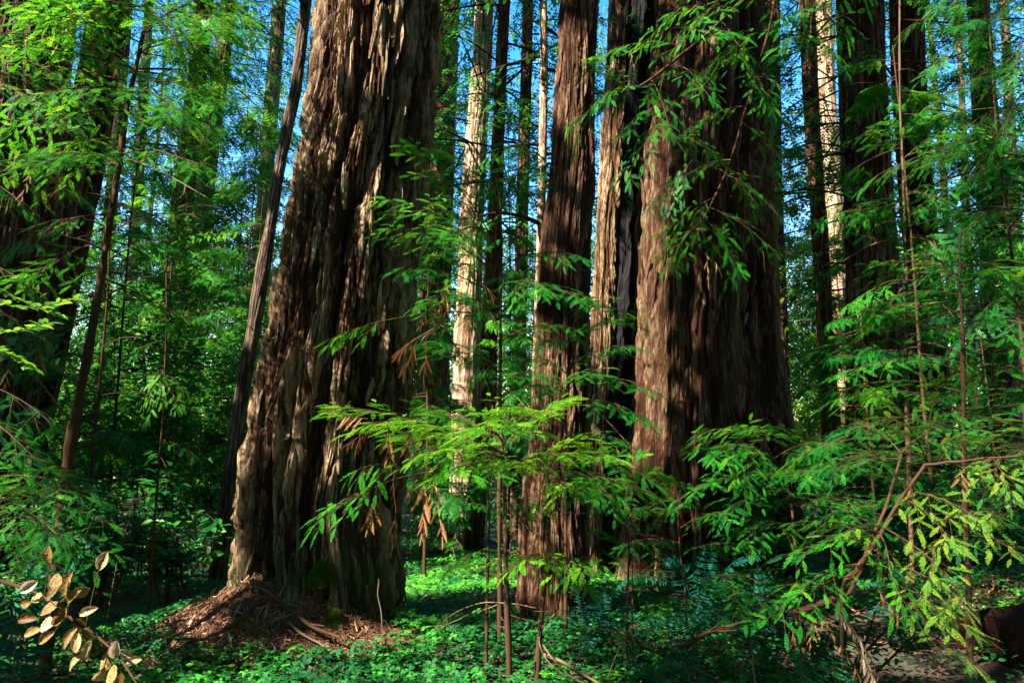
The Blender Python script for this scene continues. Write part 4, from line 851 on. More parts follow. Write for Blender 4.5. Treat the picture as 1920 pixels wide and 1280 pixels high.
# the bough hanging down in front of the hollow giant
s7 = thing('redwood_branch', 'long bough reaching down across the hollow giant with many sprays', 'branch', at(1440, -40, 4.6), None)
class Bough(Plant):
    def __init__(s, o, seed): s.o = o; s.wood = M_twig; s.leaf = M_needle; s.tm = NEAR; s.g = np.random.default_rng(seed)
B7 = Bough(s7, 70)
B7.stem([at(1480, -120, 4.7), at(1400, -10, 4.6), at(1290, 95, 4.6), at(1200, 162, 4.7), at(1115, 176, 4.8)], .016, .007, name='limb')
B7.stem([at(1480, -120, 4.7), at(1440, 60, 5.0), at(1400, 200, 5.0), at(1360, 330, 5.1), at(1310, 420, 5.1)], .013, .005, name='limb')
B7.stem([at(1250, 120, 4.65), at(1240, 200, 4.8), at(1300, 300, 4.9), at(1400, 330, 4.9)], .008, .004, name='limb')
for a, b, c, d, D, t in ((1380, 20, 1250, 30, 4.4, .56), (1330, 60, 1200, 80, 4.4, .56), (1290, 95, 1130, 100, 4.5, .55), (1260, 115, 1330, 180, 4.4, .5), (1200, 160, 1110, 120, 4.6, .58), (1190, 165, 1070, 240, 4.6, .5), (1180, 165, 1120, 190, 4.5, .55), (1220, 150, 1260, 250, 4.5, .5), (1350, 40, 1400, 120, 4.5, .5), (1440, 60, 1340, 110, 4.7, .52),
                          (1430, 90, 1300, 150, 4.7, .5), (1410, 170, 1480, 240, 4.8, .48), (1400, 200, 1290, 240, 4.8, .5), (1390, 230, 1480, 330, 4.9, .46), (1370, 300, 1280, 330, 4.9, .48), (1360, 330, 1460, 400, 4.9, .48), (1340, 370, 1260, 440, 4.9, .5), (1330, 390, 1450, 470, 4.8, .5), (1310, 420, 1260, 490, 4.9, .48), (1320, 410, 1380, 500, 4.9, .5), (1300, 300, 1250, 380, 4.8, .46), (1350, 320, 1420, 380, 4.8, .5),
                          (1240, 200, 1160, 250, 4.7, .5), (1240, 220, 1180, 320, 4.7, .48), (1260, 260, 1330, 280, 4.7, .5), (1430, 0, 1500, 60, 4.8, .5), (1420, -20, 1300, -20, 4.6, .56), (1450, 0, 1400, -30, 4.4, .55), (1460, -40, 1500, -20, 4.6, .55), (1360, 20, 1300, 60, 4.3, .58), (1400, 120, 1440, 190, 4.6, .5), (1310, 80, 1370, 60, 4.4, .54)):
    B7.branch(at(a, b, 4.75), at(c, d, D), tint=t, r=.005, nsub=10, sublen=.20, nsh=4, shlen=.088, droop=.2)
for a, b, c, d in ((1325, 475, 1328, 520), (1430, 470, 1434, 505), (1340, 490, 1352, 515), (1180, 90, 1190, 140)):
    B7.branch(at(a, b, 4.8), at(c, d, 4.8), tint=.5, leaf=M_dead, name='dead_spray', wscale=.55, r=.003, nsub=4, sublen=.05, nsh=1, shlen=.05, droop=.8)
# bare whip sapling
s8 = Plant('bare_sapling', 'thin pale whip of a sapling with curving bare twigs', 'sapling', gr(1690, 960, 6.0), GN, wood=M_pale, seed=9)
s8.stem([gr(1692, 980, 6.0), at(1700, 700, 6.0), at(1698, 520, 6.0), at(1693, 430, 6.0), at(1690, 150, 6.0), at(1686, -40, 6)], .019, .008, wigamp=.04, n=40)
for pts in ([(1694, 450, 6), (1640, 455, 5.9), (1580, 492, 5.8)], [(1696, 455, 6), (1715, 445, 5.9), (1745, 455, 5.8), (1765, 500, 5.7)], [(1698, 512, 6), (1740, 508, 5.8), (1800, 530, 5.6), (1910, 600, 5.4)], [(1698, 530, 6), (1670, 570, 5.8), (1662, 600, 5.7), (1668, 625, 5.7)], [(1700, 590, 6), (1740, 570, 5.8), (1780, 565, 5.7)], [(1698, 530, 6), (1660, 535, 5.8), (1630, 555, 5.7)]):
    s8.bbare([at(*p) for p in pts], .008)
for a, b, c, d, D in ((1692, 400, 1620, 380, 5.8), (1692, 360, 1780, 380, 5.8), (1640, 460, 1660, 400, 5.8), (1692, 280, 1640, 240, 5.8), (1692, 300, 1760, 260, 5.9), (1670, 570, 1640, 590, 5.7), (1710, 445, 1760, 470, 5.7)):
    s8.branch(at(a, b, 6), at(c, d, D), tint=.45, r=.004, nsub=10, sublen=.24, nsh=4, shlen=.12)
# dense sprays over the shaded trunks
s9 = Plant('redwood_sapling', 'bushy dark green sapling crowding the edge below the bare whip', 'sapling', gr(1800, 1050, 5.6), GN, seed=10)
s9.stem([gr(1800, 1050, 5.6), at(1810, 800, 5.6), at(1805, 620, 5.6), at(1800, 480, 5.6), at(1805, 420, 5.6)], .024, .006, wigamp=.04, n=40)
g9 = np.random.default_rng(90)
for i in range(26):
    y = 500 + i * 18; sgn = -1 if i % 2 else 1; reach = (90 + 190 * min(1, (y - 440) / 260)) * g9.uniform(.7, 1.2)
    s9.branch(at(1803, y, 5.6), at(1803 + sgn * reach, y + g9.uniform(-30, 40), 5.6 + g9.uniform(-.9, .5)), tint=.42 + .1 * g9.normal(), r=.006, nsub=12, sublen=.30, nsh=5, shlen=.125, droop=.15, tilt=.18)
s9b = Plant('redwood_sapling', 'low sapling with flat sprays between the hollow giant and the broad black trunk', 'sapling', gr(1500, 1120, 6.0), GN, seed=11)
s9b.stem([gr(1500, 1120, 6.0), at(1490, 980, 6), at(1470, 900, 6), at(1440, 840, 5.9)], .016, .005, wigamp=.03)
for a, b, c, d, D, t in ((1440, 840, 1305, 815, 5.5, .55), (1445, 850, 1380, 900, 5.5, .5), (1450, 860, 1560, 830, 5.6, .42), (1470, 900, 1270, 940, 5.5, .5), (1470, 900, 1580, 870, 5.6, .42), (1480, 930, 1360, 960, 5.5, .45), (1485, 960, 1620, 940, 5.5, .4), (1440, 842, 1420, 800, 5.7, .55), (1450, 860, 1340, 850, 5.4, .55), (1490, 990, 1400, 1010, 5.5, .4), (1490, 1000, 1600, 990, 5.5, .4), (1490, 940, 1480, 880, 5.4, .5)):
    s9b.branch(at(a, b, 6.0), at(c, d, D), tint=t, r=.005, nsub=12, sublen=.28, nsh=5, shlen=.12, droop=.15)
# the yellow green sapling nearest the camera
s10 = Plant('redwood_sapling', 'close yellow green sapling with orange brown limbs sprawling over the undergrowth', 'sapling', gr(1575, 1230, 3.9), GN, leaf=M_yellow, seed=12)
s10.stem([gr(1575, 1250, 3.9), at(1580, 1130, 3.7), at(1605, 1070, 3.6), at(1650, 1000, 3.5), at(1700, 920, 3.4), at(1735, 870, 3.35)], .017, .008, name='limb', wigamp=.02)
s10.stem([at(1735, 870, 3.35), at(1820, 862, 3.2), at(1960, 850, 3.0)], .008, .004, name='limb', wigamp=.02)
s10.stem([at(1580, 1130, 3.7), at(1620, 1050, 3.8), at(1660, 950, 3.9), at(1690, 850, 3.9)], .013, .006, name='limb', wigamp=.02)
s10.stem([at(1470, 1152, 3.5), at(1520, 1140, 3.55), at(1562, 1122, 3.6)], .012, .020, name='limb', wigamp=.02)
Y, Gn = M_yellow, M_needle
for a, b, c, d, D, t, m in ((1735, 870, 1760, 720, 3.2, .5, Y), (1740, 868, 1690, 780, 3.3, .45, Y), (1760, 866, 1860, 780, 3.1, .5, Y), (1820, 862, 1920, 800, 3.0, .45, Y), (1820, 862, 1900, 920, 3.0, .55, Y), (1700, 920, 1640, 850, 3.4, .4, Y), (1700, 920, 1830, 970, 3.1, .6, Y), (1690, 930, 1780, 1010, 3.1, .62, Y), (1760, 990, 1860, 960, 3.0, .6, Y), (1780, 1010, 1900, 1030, 2.9, .62, Y), (1770, 1000, 1740, 1090, 3.0, .6, Y),
                             (1650, 1000, 1480, 980, 3.3, .66, Gn), (1640, 1010, 1500, 1040, 3.2, .72, Gn), (1640, 1000, 1560, 930, 3.3, .6, Gn), (1640, 1010, 1580, 1000, 3.0, .75, Gn), (1650, 1000, 1690, 1130, 3.1, .75, Gn), (1610, 1060, 1500, 1110, 3.2, .7, Gn), (1600, 1080, 1440, 1160, 3.2, .72, Gn), (1500, 1145, 1370, 1110, 3.2, .68, Gn), (1480, 1150, 1330, 1150, 3.2, .7, Gn), (1450, 1150, 1400, 1080, 3.3, .62, Gn),
                             (1660, 990, 1780, 1080, 3.2, .6, Y), (1680, 1060, 1800, 1120, 3.1, .62, Y), (1690, 1100, 1760, 1150, 3.1, .6, Y), (1700, 1130, 1820, 1180, 3.0, .6, Y), (1700, 1180, 1840, 1250, 3.0, .55, Y), (1690, 850, 1620, 790, 3.7, .45, Y), (1690, 860, 1560, 880, 3.6, .5, Gn), (1690, 850, 1780, 790, 3.6, .45, Gn), (1640, 950, 1560, 960, 3.6, .55, Gn), (1900, 850, 1940, 880, 2.9, .5, Y), (1850, 860, 1880, 900, 2.9, .55, Y)):
    s10.branch(at(a, b, 3.45), at(c, d, D), tint=max(.2, t - .12), spread=.2, leaf=m, r=.004, sag=.06, nsub=9, sublen=.15, nsh=3, shlen=.075, droop=.2)
for a, b, c, d, D in ((1560, 1130, 1600, 1190, 3.5), (1590, 1170, 1650, 1275, 3.3), (1600, 1200, 1640, 1290, 3.3)):
    s10.branch(at(a, b, D), at(c, d, D), tint=.5, leaf=M_pale_dead, name='bleached_spray', r=.004, nsub=22, sublen=.07, nsh=1, shlen=.05, droop=.7, wscale=.45)
for a, b, c, d in ((1530, 1160, 1520, 1205), (1540, 1150, 1560, 1190), (1570, 1200, 1610, 1270), (1640, 1090, 1670, 1160), (1650, 1120, 1700, 1180), (1800, 880, 1805, 920), (1700, 900, 1712, 940), (1480, 1160, 1490, 1200)):
    s10.branch(at(a, b, 3.4), at(c, d, 3.35), tint=.5, leaf=M_dead, name='dead_spray', wscale=.55, r=.003, nsub=6, sublen=.06, nsh=1, shlen=.05, droop=.6)
# upper corner sprays
s11 = Plant('redwood_sapling', 'tall dark sapling whose upper boughs fill the corner over the shaded trunks', 'sapling', gr(1960, 1000, 6.4), GN, seed=13)
s11.stem([gr(1960, 1000, 6.4), at(1945, 600, 6.4), at(1940, 200, 6.4), at(1935, -150, 6.4)], .03, .010, n=40)
for b, c, d, D, t in ((-60, 1780, -10, 5.8, .45), (0, 1850, 40, 5.9, .4), (40, 1760, 120, 5.8, .42), (110, 1830, 150, 6, .4), (150, 1740, 200, 5.9, .45), (200, 1800, 260, 5.8, .4), (260, 1720, 310, 5.9, .42), (310, 1820, 340, 5.7, .4), (350, 1700, 400, 5.8, .44), (400, 1800, 440, 5.8, .42), (60, 1900, 150, 5.6, .4), (180, 1880, 260, 5.6, .42), (450, 1760, 500, 5.7, .42), (500, 1850, 540, 5.6, .42), (300, 1640, 330, 6.2, .42), (-40, 1690, 60, 6.3, .42)):
    s11.branch(at(1942, b, 6.4), at(c, d, D), tint=t, r=.008, nsub=15, sublen=.36, nsh=5, shlen=.125, droop=.25)
s12 = thing('redwood_branch', 'short leafy bough dangling at the top beside the dark narrow trunk', 'branch', at(1520, -60, 5.2), None)
B12 = Bough(s12, 71); B12.stem([at(1560, -160, 5.3), at(1530, 0, 5.2), at(1512, 110, 5.1)], .010, .004, name='limb')
for a, b, c, d, D in ((1530, 10, 1480, 40, 5.0), (1528, 20, 1590, 60, 5.1), (1520, 60, 1470, 100, 5.0), (1518, 70, 1570, 110, 5.0), (1535, -40, 1460, -30, 5.1), (1540, -50, 1620, -20, 5.1)):
    B12.branch(at(a, b, 5.2), at(c, d, D), tint=.52, r=.004, nsub=9, sublen=.22, nsh=4, shlen=.12)

s14 = Plant('redwood_sapling', 'thin reddish stem with a tuft of pale lit sprays before the dark evergreen bush', 'sapling', gr(292, 960, 6.6), GN, seed=14)
s14.stem([gr(290, 990, 6.6), at(300, 860, 6.6), at(308, 720, 6.6), at(311, 600, 6.6), at(312, 500, 6.6)], .013, .006, wigamp=.02)
for a, b, c, d, t in ((308, 705, 345, 725, .8), (308, 710, 275, 745, .75), (307, 720, 335, 760, .8), (306, 735, 280, 778, .7), (309, 690, 290, 712, .7), (310, 600, 360, 610, .5), (310, 640, 250, 660, .5), (311, 560, 270, 570, .5), (303, 830, 360, 850, .5), (300, 860, 240, 880, .5)):
    s14.branch(at(a, b, 6.6), at(c, d, 6.5), tint=t, r=.003, nsub=7, sublen=.16, nsh=3, shlen=.09, droop=.3)
s15 = Plant('redwood_sapling', 'low spreading sapling with teal sprays in the bottom corner behind the dead leaves', 'sapling', gr(-30, 1120, 4.9), GN, seed=15)
s15.stem([gr(-30, 1120, 4.9), at(-20, 1040, 4.9), at(-5, 960, 4.9)], .012, .006)
for a, b, c, d, t in ((-10, 960, 160, 930, .5), (-10, 970, 210, 985, .55), (-15, 1000, 190, 1040, .5), (-20, 1030, 130, 1075, .45), (-5, 955, 90, 880, .55), (-10, 980, 120, 1000, .5), (-15, 1010, 80, 1040, .42), (-5, 950, 60, 920, .5)):
    s15.branch(at(a, b, 4.9), at(c, d, 4.6), tint=t, r=.004, nsub=12, sublen=.26, nsh=4, shlen=.11, droop=.1)
# ================================================================== FERNS
def G3(px, py, D, dz=.0): p = at(px, py, D); return p + np.array([0, 0, dz])
def fbase(px, py, D): return gr(px, py, D)
fern('bluish fern with one long frond arching before the burnt cleft', fbase(1100, 1130, 6.6), [(at(1275, 1095, 6.2), .30), (at(1050, 1080, 6.6), .22), (at(1180, 1110, 6.0), .2)], 801, .35)
fern('fern with upright fronds below the green shoot', fbase(1290, 1170, 5.2), [(at(1190, 1195, 4.9), .28), (at(1325, 1205, 4.8), .26), (at(1270, 1110, 5.4), .12), (at(1240, 1150, 5.3), .2)], 802, .6)
fern('dark bluish fern at the foot of the hollow giant', fbase(1310, 1130, 6.4), [(at(1440, 1040, 6.2), .30), (at(1400, 1075, 5.9), .25), (at(1240, 1050, 6.4), .3), (at(1330, 1020, 6.6), .15), (at(1470, 1100, 6.2), .2)], 803, .3)
fern('small glossy fern at the bottom under the dead bleached spray', fbase(1545, 1250, 3.9), [(at(1500, 1215, 3.7), .12), (at(1575, 1215, 3.6), .12), (at(1520, 1275, 3.5), .1), (at(1590, 1260, 3.6), .1)], 804, .65, 16)
fern('dim fern in the shade beneath the edge bushes', fbase(1700, 1150, 6.0), [(at(1600, 1100, 5.7), .3), (at(1780, 1110, 5.8), .3), (at(1690, 1060, 6.1), .2), (at(1640, 1150, 5.4), .2)], 805, .35)
fern('low fern spread beside the dead leaf branch', fbase(20, 1090, 4.6), [(at(160, 1020, 4.6), .15), (at(-40, 980, 4.6), .3), (at(110, 960, 4.9), .2), (at(200, 1000, 4.9), .2)], 806, .6)

fern('fern half hidden at the foot of the straight shaded redwood', fbase(1130, 1200, 5.9), [(at(1060, 1165, 5.6), .2), (at(1200, 1160, 5.6), .22), (at(1130, 1110, 5.9), .15), (at(1090, 1225, 5.4), .15)], 807, .42)
fern('broad fern in deep shade under the low flat sprays', fbase(1430, 1160, 5.4), [(at(1340, 1130, 5.1), .25), (at(1510, 1120, 5.2), .25), (at(1420, 1060, 5.5), .15), (at(1380, 1200, 4.9), .18), (at(1480, 1200, 5.0), .18)], 808, .38)
fern('small green fern at the bottom beside the thin green shoot', fbase(1215, 1265, 4.8), [(at(1150, 1245, 4.6), .14), (at(1280, 1250, 4.6), .14), (at(1210, 1200, 4.8), .1), (at(1240, 1280, 4.4), .12)], 809, .5, 20)
s16 = Plant('redwood_sapling', 'short shrubby sapling with dim sprays before the foot of the hollow giant', 'sapling', gr(1290, 1190, 5.8), GN, seed=16)
s16.stem([gr(1290, 1190, 5.8), at(1285, 1100, 5.8), at(1275, 1010, 5.8), at(1270, 950, 5.8)], .012, .004)
for a, b, c, d, t in ((1270, 950, 1265, 900, .55), (1272, 970, 1200, 950, .45), (1275, 990, 1350, 960, .45), (1278, 1020, 1180, 1020, .4), (1280, 1040, 1380, 1020, .42), (1284, 1080, 1200, 1085, .38), (1285, 1090, 1370, 1090, .38), (1286, 1120, 1220, 1140, .36), (1287, 1120, 1350, 1150, .36)):
    s16.branch(at(a, b, 5.8), at(c, d, 5.6), tint=t, r=.004, nsub=11, sublen=.22, nsh=4, shlen=.10, droop=.15)
# ================================================================== DRY LEAF BRANCH
dl = thing('dry_leaf_branch', 'fallen branch with large curled yellow brown dead leaves', 'branch', gr(150, 1180, 3.7), None)
g = np.random.default_rng(31)
mb = MB(); P = wig(curve([at(-60, 1070, 3.8), at(70, 1110, 3.7), at(150, 1170, 3.6), at(215, 1220, 3.5), at(260, 1290, 3.4)], 30), .02, 4); tube(mb, P, np.linspace(.011, .004, len(P)), 6); mb.build('twig', M_twig, dl)
for k, (px, py, s, az, t) in enumerate(((56, 1098, 46, 40, 1), (45, 1130, 44, 200, .3), (105, 1090, 40, 100, .5), (125, 1095, 60, 80, .45), (135, 1120, 54, 60, .5), (92, 1140, 46, 210, .4), (150, 1110, 44, 20, .7), (110, 1160, 50, 230, .4), (85, 1170, 56, 190, .95), (50, 1160, 50, 180, .15), (85, 1195, 46, 220, .3), (150, 1172, 40, 300, .6), (130, 1195, 46, 250, .45), (145, 1205, 44, 280, .75), (168, 1220, 54, 260, .8), (218, 1215, 48, 80, .9), (198, 1240, 54, 250, .7), (210, 1265, 46, 260, .6), (250, 1238, 44, 10, .8), (185, 1265, 46, 240, .75), (165, 1145, 38, 30, .8), (225, 1275, 44, 300, .4), (193, 1050, 46, 70, .8), (90, 1040, 40, 100, .3), (70, 1120, 40, 150, .7), (120, 1150, 46, 240, .6), (60, 1185, 44, 200, .5), (160, 1190, 42, 290, .5), (105, 1110, 44, 60, .8), (140, 1240, 44, 230, .7), (235, 1225, 40, 330, .9))):
    c = at(px, py, 3.6 + .12 * g.normal()); L = s * scale_at(px, py, 3.6) * .78
    a = R_(az); d = np.array([math.cos(a), .35 * g.normal(), math.sin(a) * .8]); nn = np.array([.5 * g.normal(), -1, .5 + .4 * g.normal()])
    nu, nv = 19, 13; u = np.linspace(0, 1, nu)[:, None]; v = np.linspace(-1, 1, nv)[None]
    wdt = .35 * np.sin(np.pi * np.clip(u * .93 + .05, 0, 1)) ** .75
    wdt = wdt * (1 + .16 * noise(u * 7, k * 2.3, .5)); curl = g.uniform(-.5, 1.6); bend = g.uniform(-.4, 1.3)
    X_ = u + 0 * v; Y_ = wdt * v * (1 - .25 * abs(curl) * np.abs(v)); Z_ = .22 * (np.abs(v) ** 1.6) * (wdt / .3) * curl * .8 - .30 * u * u * bend + .02 * np.sin(u * 40 - np.abs(v) * 6) * (np.abs(v) > .05) + .05 * noise(u * 4, v * 3, k * 3.1)
    Xf, Yf, Zf = frames(d[None], nn[None]); W = c + L * ((X_[..., None] - .5) * Xf + Y_[..., None] * Yf + Z_[..., None] * Zf)
    i = np.arange(nu - 1)[:, None] * nv; j = np.arange(nv - 1)[None]; Q = np.stack([i + j, i + j + 1, i + nv + j + 1, i + nv + j], -1).reshape(-1, 4)
    m_ = MB(); m_.add(W.reshape(-1, 3), Q, np.clip(t - .02 + .45 * noise(X_ * 4, Y_ * 9, k * 1.7).ravel() + .3 * noise(X_ * 14, Y_ * 30, k * .7).ravel() - .16 * (np.abs(np.mod(X_ * 11 - np.abs(v) * 2, 1) - .5) < .13).ravel() - .2 * (np.abs(v + 0 * u) < .1).ravel(), 0, 1), 0, True)
    tipb = W.reshape(-1, 3)[nv // 2]; near = P[np.argmin(((P - tipb) ** 2).sum(1))]
    m_n = np.array([tipb, (tipb + near) / 2 + np.array([0, 0, .01]), near]); tube(m_, m_n, [.002, .002, .003], 4, tint=.1)
    m_.build('leaf', M_dry, dl)

# ================================================================== CLOVER, LITTER
def mound(x, y): return np.maximum(np.exp(-(((x + 2.2) / .78) ** 2 + ((y - 6.15) / .75) ** 2)), .9 * np.exp(-(((x + 1.65) / .85) ** 2 + ((y - 5.95) / .55) ** 2)))
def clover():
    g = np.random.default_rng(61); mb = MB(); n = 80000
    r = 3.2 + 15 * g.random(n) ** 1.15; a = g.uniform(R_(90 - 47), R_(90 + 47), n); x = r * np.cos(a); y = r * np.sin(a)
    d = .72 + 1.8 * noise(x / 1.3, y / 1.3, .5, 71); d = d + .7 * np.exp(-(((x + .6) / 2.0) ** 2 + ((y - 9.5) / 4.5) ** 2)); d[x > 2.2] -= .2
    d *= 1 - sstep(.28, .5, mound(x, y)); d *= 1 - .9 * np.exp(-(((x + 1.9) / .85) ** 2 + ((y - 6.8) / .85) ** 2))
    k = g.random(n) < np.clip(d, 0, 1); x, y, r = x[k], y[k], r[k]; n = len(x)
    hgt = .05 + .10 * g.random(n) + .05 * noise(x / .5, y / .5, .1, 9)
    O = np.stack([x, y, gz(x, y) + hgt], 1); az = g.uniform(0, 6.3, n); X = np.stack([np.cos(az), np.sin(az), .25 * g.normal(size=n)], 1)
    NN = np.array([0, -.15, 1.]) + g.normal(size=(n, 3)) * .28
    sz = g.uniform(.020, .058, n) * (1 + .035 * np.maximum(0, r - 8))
    instance(mb, TREF, O, X, NN, sz, np.clip(.42 + .30 * np.exp(-(((x + .8) / 1.8) ** 2 + ((y - 10.5) / 2.5) ** 2)) + .6 * noise(x / .8, y / .8, .2, 8) + .16 * g.normal(size=n), 0, 1), g=g)  # tint raised around the glade paints its sun patch brighter
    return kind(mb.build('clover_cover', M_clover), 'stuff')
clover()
def litter():
    g = np.random.default_rng(62); mb = MB()
    def sticks(x, y, lmin, lmax, wd, t0, t1, lift):
        n = len(x); z = gz(x, y) + lift * g.random(n); az = g.uniform(0, 6.3, n); ln = g.uniform(lmin, lmax, n) * g.uniform(.5, 1, n)
        d = np.stack([np.cos(az), np.sin(az), .35 * g.normal(size=n)], 1); d = nrm(d); e = .001
        gx = (gz(x + .05, y) - gz(x - .05, y)) / .1; gy = (gz(x, y + .05) - gz(x, y - .05)) / .1
        d[:, 2] += (gx * d[:, 0] + gy * d[:, 1]); O = np.stack([x, y, z + .008], 1)
        V = np.array([[-.5, -.5, 0], [0, -.5, .06], [.5, -.5, 0], [.5, .5, 0], [0, .5, .06], [-.5, .5, 0]]); Q = np.array([[0, 1, 4, 5], [1, 2, 3, 4]])
        NN = np.array([0, 0, 1.]) + g.normal(size=(n, 3)) * .6; X, Y_, Z_ = frames(d, NN); w_ = wd * g.uniform(.5, 1.6, n)
        W = O[:, None] + (V[None, :, 0:1] * ln[:, None, None]) * X[:, None] + (V[None, :, 1:2] * w_[:, None, None]) * Y_[:, None] + (V[None, :, 2:3] * ln[:, None, None]) * Z_[:, None]
        mb.add(W.reshape(-1, 3), (Q[None] + (np.arange(n) * 6)[:, None, None]).reshape(-1, 4), np.repeat(g.uniform(t0, t1, n), 6))
    n = 26000; r = 3 + 13 * g.random(n) ** 1.3; a = g.uniform(R_(43), R_(137), n); sticks(r * np.cos(a), r * np.sin(a), .03, .12, .006, 0, .7, .03)
    n = 34000; x = -2.15 + .58 * g.normal(size=n); y = 5.95 + .5 * g.normal(size=n); k = mound(x, y) > .20; sticks(x[k], y[k], .02, .08, .004, 0, .8, .03)
    n = 20000; x = -1.65 + .6 * g.normal(size=n); y = 5.85 + .36 * g.normal(size=n); k = mound(x, y) > .25; sticks(x[k], y[k], .02, .09, .005, .0, .9, .04)
    n = 700; x = -2.1 + .6 * g.normal(size=n); y = 5.9 + .35 * g.normal(size=n); k = mound(x, y) > .3; sticks(x[k], y[k], .10, .30, .009, .2, 1, .06)
    n = 5000; x = 5.3 + .6 * g.normal(size=n); y = 6.9 + .45 * g.normal(size=n); sticks(x, y, .04, .14, .012, .2, 1, .06)
    return kind(mb.build('leaf_litter', M_litter), 'stuff')
litter()

# moss cushions at the giant's foot
for k, (px, py, D, s, lab) in enumerate(((618, 1168, 5.85, .12, 'green moss cushion on the litter mound by the giant root'), (605, 1085, 5.98, .14, 'olive moss pad clinging to the foot of the giant'))):
    g = np.random.default_rng(900 + k); c = at(px, py, D); mb = MB(); n = 27000
    d = nrm(g.normal(size=(n, 3))); d[:, 2] = np.abs(d[:, 2]) * 1.2 - .3; rr = s * (1 + .35 * noise(d[:, 0] * 2, d[:, 1] * 2, d[:, 2] * 2, k)) * g.uniform(.8, 1.03, n)
    O = c + d * rr[:, None] * np.array([.8, .7, 1.0])
    instance(mb, FAR, O, d + g.normal(size=d.shape) * .5, g.normal(size=d.shape), g.uniform(.012, .026, n), g.random(n), g=g)
    tag(mb.build('moss_cushion', M_moss), lab, 'moss', 'moss cushions')

# fallen log at the frame edge, rotting stump face
def log_thing(name, label, pts, r, mat, A, seed, group=None, cat='log'):
    P = curve(pts, 40); n = len(P); k = 40; T = nrm(np.gradient(P, axis=0)); A_ = nrm(np.cross(T, [0, 0, 1.])); B_ = np.cross(A_, T); th = np.arange(k) * 2 * np.pi / k
    s = np.linspace(0, np.linalg.norm(P[-1] - P[0]), n)[:, None]
    h = A * (np.abs(noise(np.cos(th) * r / .09, np.sin(th) * r / .09, s / .8, seed)) * 3 + .5 * noise(np.cos(th) * r / .03, np.sin(th) * r / .03, s / .2, seed + 1))
    rad = np.broadcast_to(np.interp(s, [0, s.max()], r * np.array([1, .9])) if False else r, (n, 1)) + h
    V = P[:, None] + rad[..., None] * (np.cos(th)[None, :, None] * A_[:, None] + np.sin(th)[None, :, None] * B_[:, None])
    i = np.arange(n - 1)[:, None] * k; j = np.arange(k)[None]; j2 = (j + 1) % k; Q = np.stack([i + j, i + j2, i + k + j2, i + k + j], -1).reshape(-1, 4)
    mb = MB(); mb.add(V.reshape(-1, 3), Q, .5, 0, True); fur = np.clip(h.ravel() / A * .6, 0, 1)
    cap = V[0] ; m_ = cap.mean(0) - T[0] * -.06
    V2 = np.vstack([cap, cap * .55 + m_ * .45, np.repeat(m_[None], k, 0)]); jj = np.arange(k); jn = (jj + 1) % k
    Q2 = np.vstack([np.stack([jj, jj + k, jn + k, jn], 1), np.stack([jj + k, jj + 2 * k, jn + 2 * k, jn + k], 1)]); mb.add(V2, Q2, .5, 0, False)
    o = mb.build(name, mat, None, {'furrow': np.concatenate([fur, np.full(3 * k, .3)])}); return tag(o, label, cat, group)
c = at(1905, 1170, 6.4)
log_thing('fallen_log', 'dark mossy fallen log beneath the reddish litter bank', [(3.75, 5.75, float(gz(3.75, 5.75)) + .10), (4.7, 5.95, float(gz(4.7, 5.95)) + .14), (6.4, 6.2, float(gz(6.4, 6.2)) + .15)], .24, M_bark, .03, 5)
c0, c1 = at(760, 990, 14), at(870, 990, 14.6)
log_thing('fallen_log', 'thin dead log lying dark behind the clover glade', [gr(700, 990, 13.6) + np.array([0, 0, .16]), gr(800, 990, 14.2) + np.array([0, 0, .2]), gr(900, 990, 15) + np.array([0, 0, .16])], .075, M_dim, .012, 6)

# twigs and bark slivers on the ground
GTW = 'dead twigs on the forest floor'
def twig(label, pts, r, seed, mat=None, fork=2):
    g = np.random.default_rng(seed); mb = MB(); P = wig(curve(pts, 22), .04, seed * 1.3); tube(mb, P, np.linspace(r, r * .4, len(P)), 5)
    for _ in range(fork):
        i = g.integers(6, len(P) - 4); e = P[i] + nrm(P[i + 3] - P[i]) * .12 + g.normal(size=3) * .07; tube(mb, np.array([P[i], (P[i] + e) / 2, e]), [r * .5, r * .35, r * .2], 4)
    return tag(mb.build('dead_twig', mat or M_deadwood), label, 'twig', GTW)
twig('long brown twig lying on the litter mound slope', [at(540, 1165, 5.65), at(600, 1210, 5.5), at(650, 1240, 5.35)], .012, 1)
twig('thin twig bowing over the clover by the mound', [at(410, 1275, 5.2), at(470, 1225, 5.3), at(560, 1200, 5.5)], .006, 2)
twig('pale splinter standing in litter against the giant root', [at(655, 1238, 5.55), at(668, 1205, 5.65)], .022, 3, M_deadwood, 0)
twig('thin stalk standing against the giant foot', [at(706, 1085, 5.95), at(714, 1150, 5.9), at(716, 1215, 5.85)], .008, 4)
twig('pale forked twig at the bottom below the lit sapling stem', [at(1020, 1210, 4.9), at(1060, 1260, 4.7), at(1120, 1285, 4.5)], .007, 5)
twig('brown stick lying across the bottom by the shaded redwood', [at(1020, 1225, 5.0), at(1090, 1262, 4.7), at(1150, 1290, 4.5)], .013, 6)
twig('dry upright stalk among weeds, first from the dead leaf branch', [gr(35, 1275, 4.0), at(28, 1190, 4.0), at(22, 1110, 4.0)], .006, 7)
twig('leaning dry stem arching over the clover', [gr(190, 1090, 5.6), at(240, 980, 5.4), at(282, 925, 5.3)], .006, 8)
twig('pale straight stalk under the orange brown limb', [gr(1500, 1290, 4.0), at(1500, 1200, 3.7), at(1497, 1150, 3.6)], .006, 9)
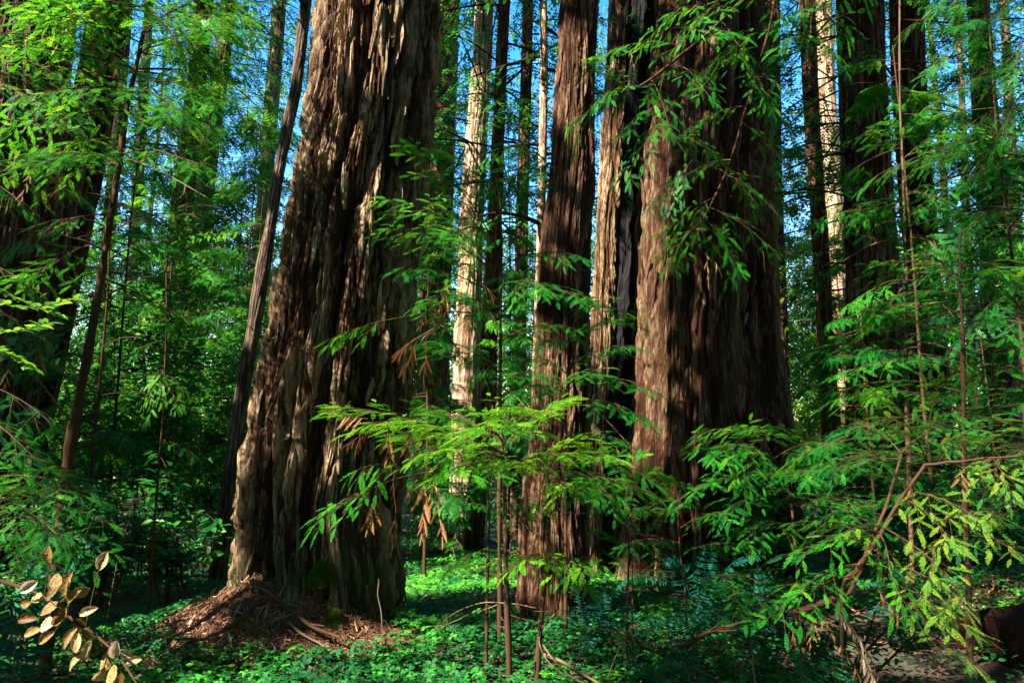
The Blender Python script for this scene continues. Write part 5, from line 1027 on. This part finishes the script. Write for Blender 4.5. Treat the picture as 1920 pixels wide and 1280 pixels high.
twig('thin crooked stalk beside the pale straight one', [gr(1425, 1290, 4.0), at(1405, 1215, 3.8), at(1395, 1160, 3.7)], .005, 10)
twig('curved thick root like branch under the yellow green sapling', [at(1270, 1215, 4.2), at(1330, 1185, 4.0), at(1400, 1165, 3.8), at(1480, 1150, 3.6)], .014, 11, M_twig)
twig('pale twig jutting up in the glade beside the dark slim trunk', [gr(860, 1060, 12), at(848, 1020, 12), at(862, 985, 12)], .010, 12)
twig('drooping brown twig over the dark clover', [at(945, 1130, 5.2), at(870, 1155, 5.3), at(808, 1185, 5.3)], .005, 13)
for q in range(14):
    g = np.random.default_rng(700 + q); px = g.uniform(1200, 1500); D = g.uniform(4.2, 5.4); p = gr(px, 1250, D)
twig('gnarled root sticking out of the litter mound toward the clover', [at(480, 1130, 5.75), at(430, 1175, 5.6), at(360, 1200, 5.5), at(330, 1225, 5.45)], .022, 40, M_twig)
twig('knotted root curving along the foot of the giant', [at(470, 1090, 6.0), at(520, 1120, 5.8), at(590, 1175, 5.6), at(640, 1195, 5.55)], .026, 41, M_twig)
twig('bleached stick on top of the litter mound', [at(455, 1092, 5.95), at(480, 1100, 5.85), at(505, 1110, 5.8)], .010, 42)
twig('dry bent bramble stem arching at the bottom under the fern', [gr(1130, 1275, 4.9), at(1180, 1190, 4.8), at(1260, 1200, 4.7), gr(1310, 1280, 4.6)], .005, 43)
twig('dead side shoot curling beside the lit sapling stem', [at(1015, 1120, 5.0), at(1060, 1105, 4.9), at(1085, 1130, 4.9), at(1080, 1150, 4.9)], .004, 44)
labels_st = ['dry grass stalk behind the root like branch', 'bent dry stalk below the small glossy fern', 'short broken stalk near the upright fern', 'dry straw leaning in the dark weeds']
for q, (px, D) in enumerate(((1300, 4.3), (1570, 4.0), (1240, 4.8), (1380, 4.4))):
    p = gr(px, 1280, D); g = np.random.default_rng(720 + q); twig(labels_st[q], [p, p + np.array([.05 * g.normal(), .02, .18]), p + np.array([.18 * g.normal(), .05, .30 + .1 * g.random()])], .004, 30 + q)
